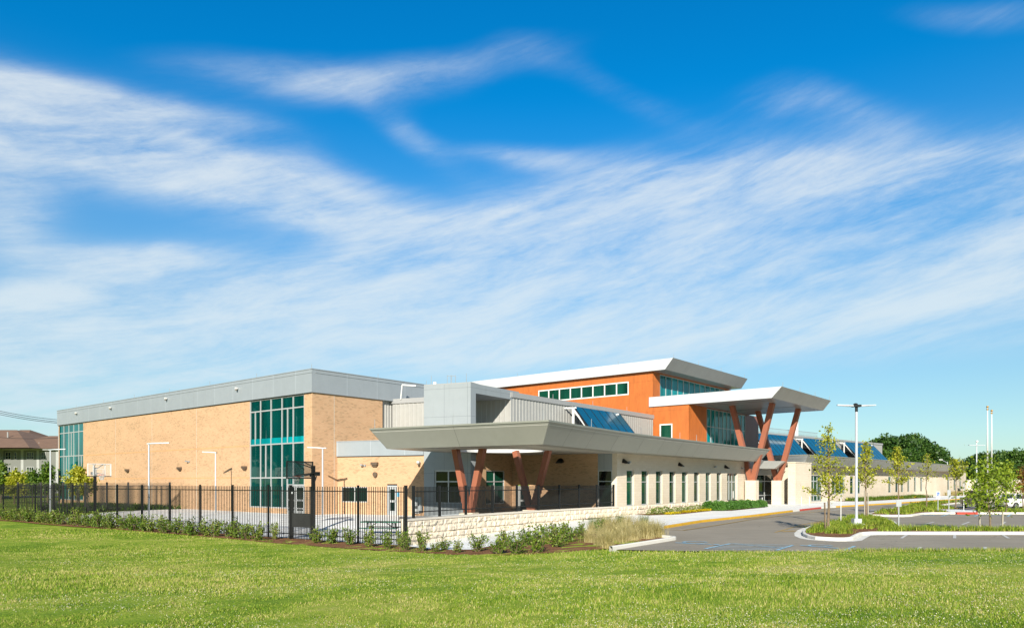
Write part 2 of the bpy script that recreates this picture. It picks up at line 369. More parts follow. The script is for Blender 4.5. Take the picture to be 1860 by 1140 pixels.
# ------------------------------------------------------------------ mesh helpers
WM = {}
class MB:
    def __init__(s): s.v = []; s.f = []; s.m = []; s.smooth = False
    def quad(s, a, b, c, d, m=0):
        i = len(s.v); s.v += [tuple(a), tuple(b), tuple(c), tuple(d)]; s.f.append((i, i+1, i+2, i+3)); s.m.append(m)
    def tri(s, a, b, c, m=0):
        i = len(s.v); s.v += [tuple(a), tuple(b), tuple(c)]; s.f.append((i, i+1, i+2)); s.m.append(m)
    def poly(s, pts, m=0):
        i = len(s.v); s.v += [tuple(p) for p in pts]; s.f.append(tuple(range(i, i+len(pts)))); s.m.append(m)
    def box(s, x0, x1, y0, y1, z0, z1, m=0):
        i = len(s.v)
        s.v += [(x0, y0, z0), (x1, y0, z0), (x1, y1, z0), (x0, y1, z0), (x0, y0, z1), (x1, y0, z1), (x1, y1, z1), (x0, y1, z1)]
        for f in ((0, 3, 2, 1), (4, 5, 6, 7), (0, 1, 5, 4), (1, 2, 6, 5), (2, 3, 7, 6), (3, 0, 4, 7)):
            s.f.append(tuple(i+k for k in f)); s.m.append(m)
    def tube(s, p0, p1, r0, r1=None, n=8, m=0, cap=True, ph=0.0):
        r1 = r0 if r1 is None else r1
        p0 = Vector(p0); p1 = Vector(p1); d = (p1-p0).normalized()
        a = d.orthogonal().normalized(); b = d.cross(a); i = len(s.v)
        for p, r in ((p0, r0), (p1, r1)):
            for k in range(n):
                t = 2*math.pi*k/n+ph; q = p+a*(r*math.cos(t))+b*(r*math.sin(t)); s.v.append(tuple(q))
        for k in range(n):
            s.f.append((i+k, i+(k+1) % n, i+n+(k+1) % n, i+n+k)); s.m.append(m)
        if cap:
            s.f.append(tuple(i+k for k in range(n))[::-1]); s.m.append(m); s.f.append(tuple(i+n+k for k in range(n))); s.m.append(m)
    def path(s, pts, rs, n=6, m=0):
        for k in range(len(pts)-1): s.tube(pts[k], pts[k+1], rs[k], rs[k+1], n, m)
    def beam(s, p0, p1, wx, wy, side, m=0):
        """rectangular bar from p0 to p1; side = horizontal unit vector along its wide face"""
        p0 = Vector(p0); p1 = Vector(p1); sd = Vector(side).normalized(); d = (p1-p0).normalized()
        ot = d.cross(sd).normalized(); sd = ot.cross(d).normalized(); i = len(s.v)
        for p in (p0, p1):
            for a, b in ((-1, -1), (1, -1), (1, 1), (-1, 1)):
                s.v.append(tuple(p+sd*(a*wx/2)+ot*(b*wy/2)))
        for f in ((0, 3, 2, 1), (4, 5, 6, 7), (0, 1, 5, 4), (1, 2, 6, 5), (2, 3, 7, 6), (3, 0, 4, 7)):
            s.f.append(tuple(i+k for k in f)); s.m.append(m)
    def ball(s, c, r, n=8, m=0, sz=1.0):
        i = len(s.v); rows = n//2
        for a in range(rows+1):
            th = math.pi*a/rows
            for k in range(n):
                ph = 2*math.pi*k/n
                s.v.append((c[0]+r*math.sin(th)*math.cos(ph), c[1]+r*math.sin(th)*math.sin(ph), c[2]+r*sz*math.cos(th)))
        for a in range(rows):
            for k in range(n):
                s.f.append((i+a*n+k, i+(a+1)*n+k, i+(a+1)*n+(k+1) % n, i+a*n+(k+1) % n)); s.m.append(m)
    def mesh(s, name, mats):
        me = bpy.data.meshes.new(name)
        me.from_pydata(s.v, [], s.f)
        for x in (mats if isinstance(mats, (list, tuple)) else [mats]): me.materials.append(M[x])
        me.polygons.foreach_set('material_index', s.m)
        if s.smooth: me.polygons.foreach_set('use_smooth', [True]*len(s.f))
        me.update(); return me
    def build(s, name, mats, parent=None, world=None, **kw):
        return link(name, s.mesh(name, mats), parent, world, **kw)

def link(name, data, parent=None, world=None, label=None, cat=None, group=None, kind=None, local=None):
    o = bpy.data.objects.new(name, data); col.objects.link(o)
    w_ = world if world is not None else (WM[parent.name] if (parent is not None and local is None) else Matrix())
    if local is not None: w_ = (WM[parent.name] if parent else Matrix()) @ local
    if parent is not None:
        o.parent = parent; o.matrix_local = WM[parent.name].inverted() @ w_
    else: o.matrix_world = w_
    WM[o.name] = w_
    tag(o, label, cat, group, kind)
    return o
def tag(o, label=None, cat=None, group=None, kind=None):
    for k, v in (('label', label), ('category', cat), ('group', group), ('kind', kind)):
        if v: o[k] = v
    return o
def empty(name, loc, rz=0.0, **kw):
    return link(name, None, None, Matrix.Translation(loc) @ Matrix.Rotation(rz, 4, 'Z'), **kw)
def copy_tree(o, world, parent=None, **kw):
    c = o.copy(); col.objects.link(c)
    if parent is not None: c.parent = parent
    else: c.matrix_world = world
    WM[c.name] = world
    for ch in list(o.children): 
        copy_tree(ch, world @ ch.matrix_local, c)
    tag(c, **kw)
    return c

class Fr:
    """a wall line seen from outside: u runs to the right, y goes into the building"""
    def __init__(s, p, d, end=None):
        if end is not None: d = (end[0]-p[0], end[1]-p[1])
        L = math.hypot(*d); s.p = p; s.d = (d[0]/L, d[1]/L); s.L = L
        s.n = (s.d[1], -s.d[0])
    def W(s, z=0.0): return Matrix.Translation((s.p[0], s.p[1], z)) @ Matrix.Rotation(math.atan2(s.d[1], s.d[0]), 4, 'Z')
    def at(s, u, out=0.0, z=0.0): return (s.p[0]+s.d[0]*u+s.n[0]*out, s.p[1]+s.d[1]*u+s.n[1]*out, z)
    def u_px(s, px, out=0.0):
        r = (px-CX)/F_PX; x0 = s.p[0]+s.n[0]*out; y0 = s.p[1]+s.n[1]*out
        return (r*y0-x0)/(s.d[0]-r*s.d[1])
    def z_px(s, px, py, out=0.0):
        u = s.u_px(px, out); return EYE+(HY-py)/F_PX*s.at(u, out)[1]

def wall(fr, L, z0, z1, ops=(), rev=.12, thick=.3, u0=0.0, mb=None, m=0, ends=True):
    mb = mb or MB()
    us = sorted(set([u0, L]+[v for o in ops for v in o[:2]])); zs = sorted(set([z0, z1]+[v for o in ops for v in o[2:4]]))
    us = [u for u in us if u0-1e-6 <= u <= L+1e-6]
    for i in range(len(us)-1):
        for j in range(len(zs)-1):
            cu = (us[i]+us[i+1])/2; cz = (zs[j]+zs[j+1])/2
            if any(o[0] < cu < o[1] and o[2] < cz < o[3] for o in ops): continue
            mb.quad((us[i], 0, zs[j]), (us[i+1], 0, zs[j]), (us[i+1], 0, zs[j+1]), (us[i], 0, zs[j+1]), m)
    for o in ops:
        a, b, c, d = o[:4]
        for side in (0, 1):
            e = (a, b)[side]; rngs = [(c, d)]
            for q in ops:
                if q is not o and abs(q[1-side]-e) < 1e-6: rngs = [r for (s0, s1) in rngs for r in ((s0, min(s1, q[2])), (max(s0, q[3]), s1)) if r[1]-r[0] > 1e-4]
            for s0, s1 in rngs:
                if side == 0: mb.quad((a, 0, s0), (a, 0, s1), (a, rev, s1), (a, rev, s0), m)
                else: mb.quad((b, 0, s1), (b, 0, s0), (b, rev, s0), (b, rev, s1), m)
        mb.quad((a, 0, c), (a, rev, c), (b, rev, c), (b, 0, c), m); mb.quad((a, 0, d), (b, 0, d), (b, rev, d), (a, rev, d), m)
    if ends:
        mb.quad((u0, thick, z0), (u0, 0, z0), (u0, 0, z1), (u0, thick, z1), m); mb.quad((L, 0, z0), (L, thick, z0), (L, thick, z1), (L, 0, z1), m)
        mb.quad((u0, 0, z1), (L, 0, z1), (L, thick, z1), (u0, thick, z1), m)
    return mb

def window(fr, parent, u0, u1, z0, z1, vb=(), hb=(), dep=.08, bw=.07, gm='dark_glass', fm='aluminium', name='window', label=None, vs=None):
    """frame + mullions; child pane. vb: (u, za, zb) or u; hb: z or (z, ua, ub)"""
    mb = MB(); y0, y1 = dep-.05, dep+.06; e = bw/2
    mb.box(u0, u0+bw, y0, y1, z0, z1); mb.box(u1-bw, u1, y0, y1, z0, z1)
    mb.box(u0+bw, u1-bw, y0, y1, z0, z0+bw); mb.box(u0+bw, u1-bw, y0, y1, z1-bw, z1)
    for v in vb:
        u, a, b = v if hasattr(v, '__len__') else (v, z0+bw, z1-bw)
        mb.box(u-e, u+e, y0+.006, y1-.006, a, b)
    for h in hb:
        z, a, b = h if hasattr(h, '__len__') else (h, u0+bw, u1-bw)
        mb.box(a, b, y0+.012, y1-.012, z-e, z+e)
    o = mb.build(name, fm, parent, fr.W(), label=label)
    g = MB(); gu = sorted(set([u0+bw*.4, u1-bw*.4]+[(v[0] if hasattr(v, '__len__') else v) for v in vb])); gz_ = sorted(set([z0+bw*.4, z1-bw*.4]+[(h[0] if hasattr(h, '__len__') else h) for h in hb]))
    for i in range(len(gu)-1):
        for j in range(len(gz_)-1):
            a, b, c, d = gu[i], gu[i+1], gz_[j], gz_[j+1]; ta, tb_ = rnd.gauss(0, .0035), rnd.gauss(0, .0035)
            Q = [(u, dep+.01+ta*(u-(a+b)/2)+tb_*(z-(c+d)/2), z) for u, z in ((a, c), (b, c), (b, d), (a, d))]
            g.quad(*Q)
    g.build('glass_pane', gm, o, fr.W())
    return o

def ribbed(fr, L, z0, z1, mb=None, pitch=.30, m=0, rd=.028):
    mb = mb or MB(); n = max(1, round(L/pitch)); p = L/n
    prof = []
    for k in range(n):
        a = k*p; prof += [(a, 0), (a+p*.62, 0), (a+p*.70, -rd), (a+p*.92, -rd)]
    prof.append((L, 0))
    for (a, b), (c, d) in zip(prof[:-1], prof[1:]): mb.quad((a, b, z0), (c, d, z0), (c, d, z1), (a, b, z1), m)
    mb.quad((0, .3, z0), (0, 0, z0), (0, 0, z1), (0, .3, z1), m); mb.quad((L, 0, z0), (L, .3, z0), (L, .3, z1), (L, 0, z1), m)
    return mb

def tri_fill(loops, z, flip=False):
    """triangulated flat polygon, first loop outer, the others holes"""
    bm = bmesh.new(); es = []
    for lp in loops:
        vs = [bm.verts.new((p[0], p[1], z)) for p in lp]
        for k in range(len(vs)): es.append(bm.edges.new((vs[k], vs[(k+1) % len(vs)])))
    bmesh.ops.triangle_fill(bm, use_beauty=True, use_dissolve=False, edges=es)
    bm.verts.index_update(); out_ = []
    for f in bm.faces:
        q = [tuple(v.co) for v in f.verts]
        nz = (q[1][0]-q[0][0])*(q[2][1]-q[0][1])-(q[1][1]-q[0][1])*(q[2][0]-q[0][0])
        if (nz > 0) == flip: q = q[::-1]
        out_.append(q)
    bm.free(); return out_
def offset_loop(pts, w):
    """outward offset of a clockwise or anticlockwise loop; w per edge"""
    n = len(pts); area = sum(pts[i][0]*pts[(i+1) % n][1]-pts[(i+1) % n][0]*pts[i][1] for i in range(n))
    sg = 1 if area > 0 else -1; res = []
    ws = w if hasattr(w, '__len__') else [w]*n
    L = []
    for i in range(n):
        a, b = pts[i], pts[(i+1) % n]; dx_, dy_ = b[0]-a[0], b[1]-a[1]; l = math.hypot(dx_, dy_)
        nx, ny = dy_/l*sg, -dx_/l*sg
        L.append((a[0]+nx*ws[i], a[1]+ny*ws[i], dx_/l, dy_/l))
    for i in range(n):
        p = L[i-1]; q = L[i]; det = p[2]*q[3]-p[3]*q[2]
        if abs(det) < 1e-4: res.append((q[0], q[1])); continue
        t = ((q[0]-p[0])*q[3]-(q[1]-p[1])*q[2])/det
        res.append((p[0]+p[2]*t, p[1]+p[3]*t))
    return res

# ------------------------------------------------------------------ the school
AD = (-.7722, .6355); BD = (.6353, .7723)
def add(p, d, s): return (p[0]+d[0]*s, p[1]+d[1]*s)
G0 = (-15.12, 55.2)
school = empty('school_building', (G0[0], G0[1], 0), label='long modern school with brick gymnasium, orange upper hall and limestone wings', cat='building')
def part(mb, name, mats, fr=None, label=None, parent=None):
    return mb.build(name, mats, parent or school, fr.W() if fr is not None else Matrix(), label=label)

# gymnasium, long face
gl = 50.9
gA = Fr(add(G0, AD, gl), (-AD[0], -AD[1]))
gz = 9.29; gt = 11.02
u0, u1 = gA.u_px(453.2), gA.u_px(552.6)
f0, f1 = 0.0, gA.u_px(151.2)
zs = 0.42; wt = gA.z_px(552, 714.8)
zh1 = gA.z_px(453.6, 748.7); zh2 = gA.z_px(453.6, 808.6); zh3 = gA.z_px(453.9, 867.4)
door0 = gA.u_px(520.5)
mb = wall(gA, gl, -.6, gz, [(u0, door0, zs, wt), (door0, u1, .0, wt), (f0, f1, zs, wt)])
part(mb, 'brick_wall', 'brick', gA, 'long sunlit tan brick wall of the gymnasium')
us = [gA.u_px(q) for q in (472.1, 491.1, 511, 531.4)]
mid = lambda a, b: (a+b)/2
mb_vb = [(u, zs+.07 if k < 3 else 2.35, wt-.07) for k, u in enumerate(us)] + [(mid(u0, us[0]), zh2, zh1), (mid(us[2], us[3]), zh2, zh1), (mid(us[0], us[1]), zh3, zh2), (door0, .0, zh3), (mid(door0, u1)+.03, 0.0, 2.25)]
window(gA, school, u0, u1, zs, wt, mb_vb, [zh1, zh2, zh3, (2.28, door0, u1-.07)], gm='teal_glass', bw=.10, label='tall teal glazed bay with entrance doors below it')
# bottom of the frame over the doors is part of the doors
for k in range(2):
    a = door0+.06+k*(u1-door0)/2*1.0; b = a+(u1-door0)/2-.10
    d = MB()
    d.box(a, a+.12, .035, .09, .02, 2.2); d.box(b-.12, b, .035, .09, .02, 2.2); d.box(a+.12, b-.12, .035, .09, .02, .30); d.box(a+.12, b-.12, .035, .09, 2.08, 2.2); d.box(a+.12, b-.12, .035, .09, 1.02, 1.16)
    dd = part(d, 'door', 'aluminium', gA)
    h = MB(); h.box(a+.2, b-.2, -.01, .03, 1.06, 1.11); h.build('push_bar', 'galvanised', dd, gA.W())
    g = MB(); g.box(a+.1, b-.1, .05, .06, .25, 2.1); g.build('glass_pane', 'dark_glass', dd, gA.W())
fu = [gA.u_px(q) for q in (115, 124, 132.9, 142)]
window(gA, school, f0, f1, zs, wt, [(u, zs+.07, wt-.07) for u in fu]+[(mid(fu[1], fu[2]), zh2, zh1), (mid(fu[0], fu[1]), zh3, zh2), (mid(fu[3], f1), zh3, zh2)], [zh1, zh2, zh3], gm='mid_teal_glass', bw=.10, label='tall teal glazed bay at the far end of the brick gymnasium')
mb = MB(); mb.box(u0+.05, u1-.05, .055, .075, zh2+.05, zh2+.50); part(mb, 'lit_slab_band', 'lit_slab_teal', gA)  # brighter teal panel on the glass stands in for the lit floor slab
mb = MB(); mb.box(-.03, .11, -.03, .20, zs-.02, wt-.004); part(mb, 'corner_mullion', 'aluminium', gA)
# soldier courses and control joints
mb = MB()
for (a, b) in ((f1, u0), ):
    for z in (zh2-.02, zh3+.02): mb.box(a, b, -.012, .05, z-.05, z+.05)
part(mb, 'brick_band', 'orange_band' if 'orange_band' in M else 'brick', gA)
for q in (210, 276, 357): u = gA.u_px(q); mb = MB(); mb.box(u-.014, u+.014, -.006, .02, 0, gz-.02); part(mb, 'control_joint', 'light_seam', gA)
# parapet over the long face
def parapet(fr, L, z0, z1, ov=.12, left=.12, right=.12):
    mb = MB(); mb.box(-left, L+right, -ov, .35, z0, z1)
    mb.box(-left-.03, L+right+.03, -ov-.03, -ov+.02, z1-.26, z1-.22)
    mb.box(-left-.03, L+right+.03, -ov-.035, .38, z1, z1+.06)
    return mb
o = part(parapet(gA, gl, gz, gt, right=.12), 'metal_parapet', 'parapet_metal', gA)
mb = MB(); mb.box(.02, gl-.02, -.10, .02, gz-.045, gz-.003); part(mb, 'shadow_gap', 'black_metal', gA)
# short face
gB = Fr(G0, BD); gbl = 20
ub = gB.u_px(694.7)
part(wall(gB, ub, -.3, gz-.004), 'brick_wall', 'brick', gB, 'shaded end wall of the gymnasium in tan brick')
part(ribbed(gB, 3.2, 0, gz-.004), 'ribbed_wall', 'ribbed_metal', Fr(gB.at(ub+.02, -.25)[:2], BD))
mb = MB(); mb.box(.19, gbl, -.12, .35, gz+.002, gt-.002); mb.box(.19, gbl, -.15, -.10, gt-.26, gt-.22); mb.box(.41, gbl, -.155, .38, gt-.001, gt+.058)
part(mb, 'metal_parapet', 'parapet_metal', gB)
for q in (607,): u = gB.u_px(q); mb = MB(); mb.box(u-.014, u+.014, -.006, .02, 0, gz-.05); part(mb, 'control_joint', 'light_seam', gB)
mb = MB()
c0, c1, c2, c3 = add(G0, AD, gl-.2), add(G0, BD, .2), add(G0, BD, gbl), add(add(G0, AD, gl-.2), BD, gbl)
mb.poly([(*c0, gt-.3), (*c1, gt-.3), (*c2, gt-.3), (*c3, gt-.3)])
part(mb, 'flat_roof', 'coping')
mb = MB(); e = Fr(add(c3, (0, 0), 0), None, add(G0, AD, gl))
part(wall(e, e.L, 0, gt-.1), 'brick_wall', 'brick', e, 'far end wall of the gymnasium')

# ribbed clerestory block
r0, r1, r2 = (-10.05, 61.4), (-.09, 56.7), (14.72, 76.2); rz = 9.42
fr = Fr(r0, None, r1); part(ribbed(fr, fr.L, 4.75, rz, pitch=.42), 'ribbed_wall', 'ribbed_metal', fr)
mb = MB(); mb.box(-.05, fr.L+.05, -.10, .3, rz-.35, rz+.05); part(mb, 'coping', 'coping', fr)
fr2 = Fr(r1, None, r2); part(ribbed(fr2, fr2.L, 4.75, rz, pitch=.42), 'ribbed_wall', 'ribbed_metal', fr2)
mb = MB(); mb.box(.06, fr2.L+.1, -.10, .3, rz-.33, rz+.07); part(mb, 'coping', 'coping', fr2)
mb = MB(); mb.poly([(*r0, rz-.1), (*r1, rz-.1), (*r2, rz-.1), (*add(r2, AD, 18), rz-.1), (-8, 75, rz-.1)]); part(mb, 'flat_roof', 'coping')
e = Fr(r2, None, add(r2, AD, 6)); mb = MB(); mb.box(0, 3, -.02, .3, 3, rz); part(mb, 'ribbed_wall', 'ribbed_metal', e)

# connector + tower in one plane
K0, K1 = (-13.64, 57.0), (-2.96, 52.3)
kf = Fr(K0, None, K1); kx = kf.u_px(770); kz = 4.5; kt = 5.62
w0, w1 = kf.u_px(620.5), kf.u_px(667.5); d0, d1 = kf.u_px(703), kf.u_px(721.5)
tw0, tw1 = kf.u_px(789), kf.u_px(838)
tz0, tz1, tzm = kf.z_px(810, 914), kf.z_px(810, 853.5), kf.z_px(810, 874)
wz0, wz1 = kf.z_px(645, 911.5), kf.z_px(645, 883.5)
mb = wall(kf, kx, -.4, kz, [(w0, w1, wz0, wz1), (d0, d1, -.05, 2.35)])
part(mb, 'brick_wall', 'brick', kf, 'low tan brick wall with a window and a door')
mb = MB(); mb.box(-.05, kx, -.10, .3, kz, kt); mb.box(-.06, kx, -.13, .33, kt, kt+.06); part(mb, 'metal_fascia', 'parapet_metal', kf)
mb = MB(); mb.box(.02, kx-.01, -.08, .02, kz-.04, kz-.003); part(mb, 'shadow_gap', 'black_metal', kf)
window(kf, school, w0, w1, wz0, wz1, [mid(w0, w1)], [], gm='dark_glass', bw=.07)
def door(fr, a, b, zt=2.25, gm='dark_glass', fm='aluminium', dep=.06):
    d = MB(); d.box(a, a+.10, dep-.04, dep+.04, 0, zt); d.box(b-.10, b, dep-.04, dep+.04, 0, zt); d.box(a+.1, b-.1, dep-.04, dep+.04, zt-.12, zt)
    d.box(a+.11, a+.24, dep-.01, dep+.05, .01, zt-.13); d.box(b-.24, b-.11, dep-.01, dep+.05, .01, zt-.13)
    for z0_, z1_ in ((.01, .34), (.98, 1.14), (zt-.29, zt-.13)): d.box(a+.24, b-.24, dep-.01, dep+.05, z0_, z1_)
    o = part(d, 'door', fm, fr); g = MB(); g.box(a+.2, b-.2, dep+.01, dep+.03, .3, zt-.2); g.build('glass_pane', gm, o, fr.W())
    h = MB(); h.box(b-.22, b-.16, dep-.06, dep-.01, 1.0, 1.16); h.build('door_handle', 'galvanised', o, fr.W())
    return o
door(kf, d0, d1)
mb = MB(); mb.box(0, kx, .3, 9, kt-.2, kt-.1); part(mb, 'flat_roof', 'coping', kf)
ttop = 9.62
mb = wall(kf, kf.L, -.1, ttop, [(tw0, tw1, tz0, tz1)], u0=kx, thick=.6, rev=.16)
part(mb, 'panel_wall', 'tower_panel', kf, 'pale grey panelled tower beside the patio')
window(kf, school, tw0, tw1, tz0, tz1, [kf.u_px(813.5)], [tzm], dep=.12, bw=.09)
# tower slab: projecting roof eyebrow towards the right
ts = Fr(K1, (.55, .835))
mb = MB(); mb.box(0.003, 6.4, .003, 3.9, 8.92, ttop-.004); part(mb, 'roof_slab', 'tower_panel', ts, 'pale grey overhanging roof slab of the tower')
mb = MB(); mb.box(0.002, .62, -.001, .35, -.1, 8.92)
part(mb, 'panel_wall', 'tower_panel', ts)
mb = MB(); mb.box(kx, kf.L+0.0, -.0, 4.5, ttop, ttop+.06); part(mb, 'coping', 'coping', kf)

# patio alcove behind the canopy
I0 = (0.0, 57.4); CL = (7.72, 53.6)
fa = Fr((K1[0]+.31, K1[1]+.51), None, I0)
wa0, wa1 = fa.u_px(883), fa.u_px(916.5); za0, za1, zam = fa.z_px(900, 914.5), fa.z_px(900, 854), fa.z_px(900, 874)
part(wall(fa, fa.L, -.05, 4.7, [(wa0, wa1, max(.35, za0), za1)]), 'brick_wall', 'brick', fa, 'shaded brick wall of the patio alcove with a window')
window(fa, school, wa0, wa1, max(.35, za0), za1, [fa.u_px(898.8)], [zam], gm='green_glass')
fb = Fr(I0, None, CL); bx = fb.u_px(1086); b0, b1 = fb.u_px(940), fb.u_px(961); gx1 = fb.u_px(1112)
part(wall(fb, bx, -.05, 4.7, [(b0, b1, -.05, 2.3)]), 'brick_wall', 'brick', fb, 'shaded brick back wall of the patio')
door(fb, b0, b1, 2.2)
zgd = fb.z_px(1100, 853.5)
part(wall(fb, gx1, zgd, 4.7, u0=bx), 'panel_wall', 'tower_panel', fb)
window(fb, school, bx, gx1, 0.0, zgd, [], [fb.z_px(1100, 873.5)], dep=.06)
part(wall(fb, fb.L-.004, -.2, 4.7, u0=gx1, thick=.6), 'limestone_wall', 'limestone', fb)
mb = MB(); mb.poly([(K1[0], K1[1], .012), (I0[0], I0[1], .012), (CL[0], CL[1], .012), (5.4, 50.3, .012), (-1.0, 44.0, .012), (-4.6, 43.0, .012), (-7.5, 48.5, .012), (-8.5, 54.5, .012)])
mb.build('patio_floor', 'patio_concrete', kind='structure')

# near limestone wing
LE = (24.55, 76.2)
fl = Fr(CL, None, LE); wing_top = 4.62
sz, wz = .73, 3.41
lx = [1138.3, 1165.3, 1191.5, 1216, 1238.7, 1260.8, 1282, 1301.9]
lw = [9.8, 9.3, 8.9, 8.6, 7.7, 7.3, 6.8, 6.3]
narrow = [(fl.u_px(a), fl.u_px(a)+1.22) for a in lx]
dd0, dd1 = fl.u_px(1320.9), fl.u_px(1339.8)
ops = [(a, b, sz, wz) for a, b in narrow]+[(dd0, dd1, .0, wz)]
part(wall(fl, fl.L, sz-.02, wing_top, ops, rev=.22, thick=.5), 'limestone_wall', 'limestone', fl, 'cream limestone wall with a row of narrow windows')
for a, b in narrow:
    window(fl, school, a+.02, b-.02, sz, wz, [], [2.52], dep=.17, bw=.06, gm='green_glass')
    mb = MB(); mb.box(a-.02, b+.02, -.03, .21, sz-.06, sz+.012); part(mb, 'window_sill', 'aluminium', fl)
window(fl, school, dd0, dd1, 0.0, wz, [mid(dd0, dd1)-.4, mid(dd0, dd1)+.42], [2.52, .62], dep=.24, bw=.09, gm='green_glass', label='tall glazed door beside the hedge')
h = MB(); h.box(mid(dd0, dd1)+.48, mid(dd0, dd1)+.54, .08, .14, .9, 1.6); part(h, 'door_handle', 'white_paint', fl)

# rock-faced base course: real bulging blocks
def rock_strip(P, z_of, ztop, course=.30, bw=.62, out=0.0, seed=1, step=.075):
    """P(u)-> (x, y, nx, ny); builds a displaced sheet of split-faced blocks between ground and ztop"""
    rg = np.random.RandomState(seed); L = P[0]; fn = P[1]
    nu = int(L/step)+1; vs_, fs_ = [], []
    zmin = min(z_of(L*k/20) for k in range(21))-.15
    nz = int((ztop-zmin)/step)+1
    us_ = np.linspace(0, L, nu); zs_ = np.linspace(zmin, ztop, nz)
    lat = rg.rand(400, 60)
    def vn(x, y):
        xi = int(math.floor(x)); yi = int(math.floor(y)); fx = x-xi; fy = y-yi
        g = lambda i, j: lat[i % 400, j % 60]
        return (g(xi, yi)*(1-fx)+g(xi+1, yi)*fx)*(1-fy)+(g(xi, yi+1)*(1-fx)+g(xi+1, yi+1)*fx)*fy
    for i, u in enumerate(us_):
        x, y, nx, ny = fn(u)
        for j, z in enumerate(zs_):
            r = math.floor((ztop-z)/course+1e-6); fz = ((ztop-z)/course) % 1.0
            uu = u/bw+(.5 if r % 2 else 0); b = math.floor(uu); fu_ = uu-b
            edge = min(min(fz, 1-fz)*course, min(fu_, 1-fu_)*bw)
            hgt = min(1, edge/.045)
            amp = .055+.06*lat[b % 400, (r+7) % 60]
            dsp = hgt*(amp+.075*(vn(u*4.2+b*3, z*6.5+r*5)-.5)+.05*(vn(u*9, z*11)-.5)) + out
            vs_.append((x+nx*dsp, y+ny*dsp, z))
    for i in range(nu-1):
        for j in range(nz-1):
            a = i*nz+j; fs_.append((a, a+nz, a+nz+1, a+1))
    m_ = MB(); m_.v = vs_; m_.f = fs_; m_.m = [0]*len(fs_); return m_
def straight(fr, a, b): return (b-a, lambda u: (*fr.at(a+u)[:2], *fr.n))
for a, b in ((0, dd0), (dd1, fl.L)):
    m_ = rock_strip(straight(fl, a, b), lambda u: -.1, sz-.03, out=.02, seed=int(a)+3)
    part(m_, 'stone_base', 'rock_face', None)
part(wall(fl, fl.L, -.3, sz-.02, [(dd0, dd1, -.05, sz-.02)], rev=.3), 'stone_base_core', 'limestone', fl)
er = Fr(LE, None, add(LE, (-.811, .585), 3)); mb = MB(); mb.box(0, 3, -.004, .3, -.1, wing_top); part(mb, 'limestone_wall', 'limestone', er)

# flared taupe canopy
def canopy(bottom, ws, z0, z1, mats, name, label, seams=None, hole=None):
    top = offset_loop(bottom, ws); n = len(bottom); mb = MB()
    area = sum(bottom[i][0]*bottom[(i+1) % n][1]-bottom[(i+1) % n][0]*bottom[i][1] for i in range(n)); ccw = area > 0
    for i in range(n):
        a, b, c, d = bottom[i], bottom[(i+1) % n], top[(i+1) % n], top[i]
        q = [(*a, z0), (*b, z0), (*c, z1), (*d, z1)]
        if not ccw: q = q[::-1]
        mb.quad(*q, 0)
    for lp, z, fl_, mi in ((bottom, z0, True, 1), (top, z1, False, 2)):
        for t in tri_fill([lp]+([hole] if hole else []), z, fl_): mb.poly(t, mi)
    if hole:
        k = len(hole)
        for i in range(k): mb.quad((*hole[i], z0), (*hole[(i+1) % k], z0), (*hole[(i+1) % k], z1), (*hole[i], z1), 3)
    o = mb.build(name, mats, school, Matrix(), label=label)
    if seams:
        sm = MB(); rim = MB()
        for i in seams:
            a, b, c, d = Vector((*bottom[i], z0)), Vector((*bottom[(i+1) % n], z0)), Vector((*top[(i+1) % n], z1)), Vector((*top[i], z1))
            L = (b-a).length; k = max(1, round(L/4.6)); nrm = (b-a).cross(d-a).normalized()*(1 if ccw else -1)
            for j in range(0 if L > 3 else 1, k):
                t = j/k; p = a.lerp(b, t)+nrm*.004; q = d.lerp(c, t)+nrm*.004; e = (b-a).normalized()*.014
                sm = MB(); sm.quad(p-e, p+e, q+e, q-e); sm.build('fascia_joint', 'seam', o, Matrix())
            p0, p1 = d.lerp(a, .14)+nrm*.004, c.lerp(b, .14)+nrm*.004; up = (d-a).normalized()*.02
            rim.quad(p0-up, p1-up, p1+up, p0+up)
            nn = Vector((nrm.x, nrm.y, 0)).normalized()
            rim.quad(d+nn*.03+Vector((0, 0, -.03)), c+nn*.03+Vector((0, 0, -.03)), c+nn*.03+Vector((0, 0, .07)), d+nn*.03+Vector((0, 0, .07)), 1)
            rim.quad(d+nn*.03+Vector((0, 0, .07)), c+nn*.03+Vector((0, 0, .07)), c-nn*.2+Vector((0, 0, .07)), d-nn*.2+Vector((0, 0, .07)), 1)
        rim.build('fascia_trim', ['light_seam', 'taupe_metal'], o, Matrix())
    return o, top
arc = [(1.73, 40.85), (2.95, 42.95), (4.6, 45.8), (6.6, 49.15), (8.95, 52.7), (11.0, 55.55), (13.06, 58.4), (15.1, 61.2), (17.15, 64.03), (21.25, 69.7), (25.6, 75.4)]
bot = arc+[(20.5, 79.6), (4.0, 61.0), (-1.5, 58.5), (-7.94, 46.4)]
hc, hr = (-.65, 49.6), 2.9
hole = [(hc[0]+hr*math.cos(2*math.pi*k/48), hc[1]+hr*math.sin(2*math.pi*k/48)) for k in range(48)]
ws = [.78]*11+[.05, .05, .78, .78]
can, ctop = canopy(bot, ws, 4.61, 5.82, ['taupe_metal', 'cream_soffit', 'coping', 'white_paint'], 'canopy', 'taupe flared canopy over the patio and limestone wing', seams=list(range(0, 11))+[13, 14], hole=hole)
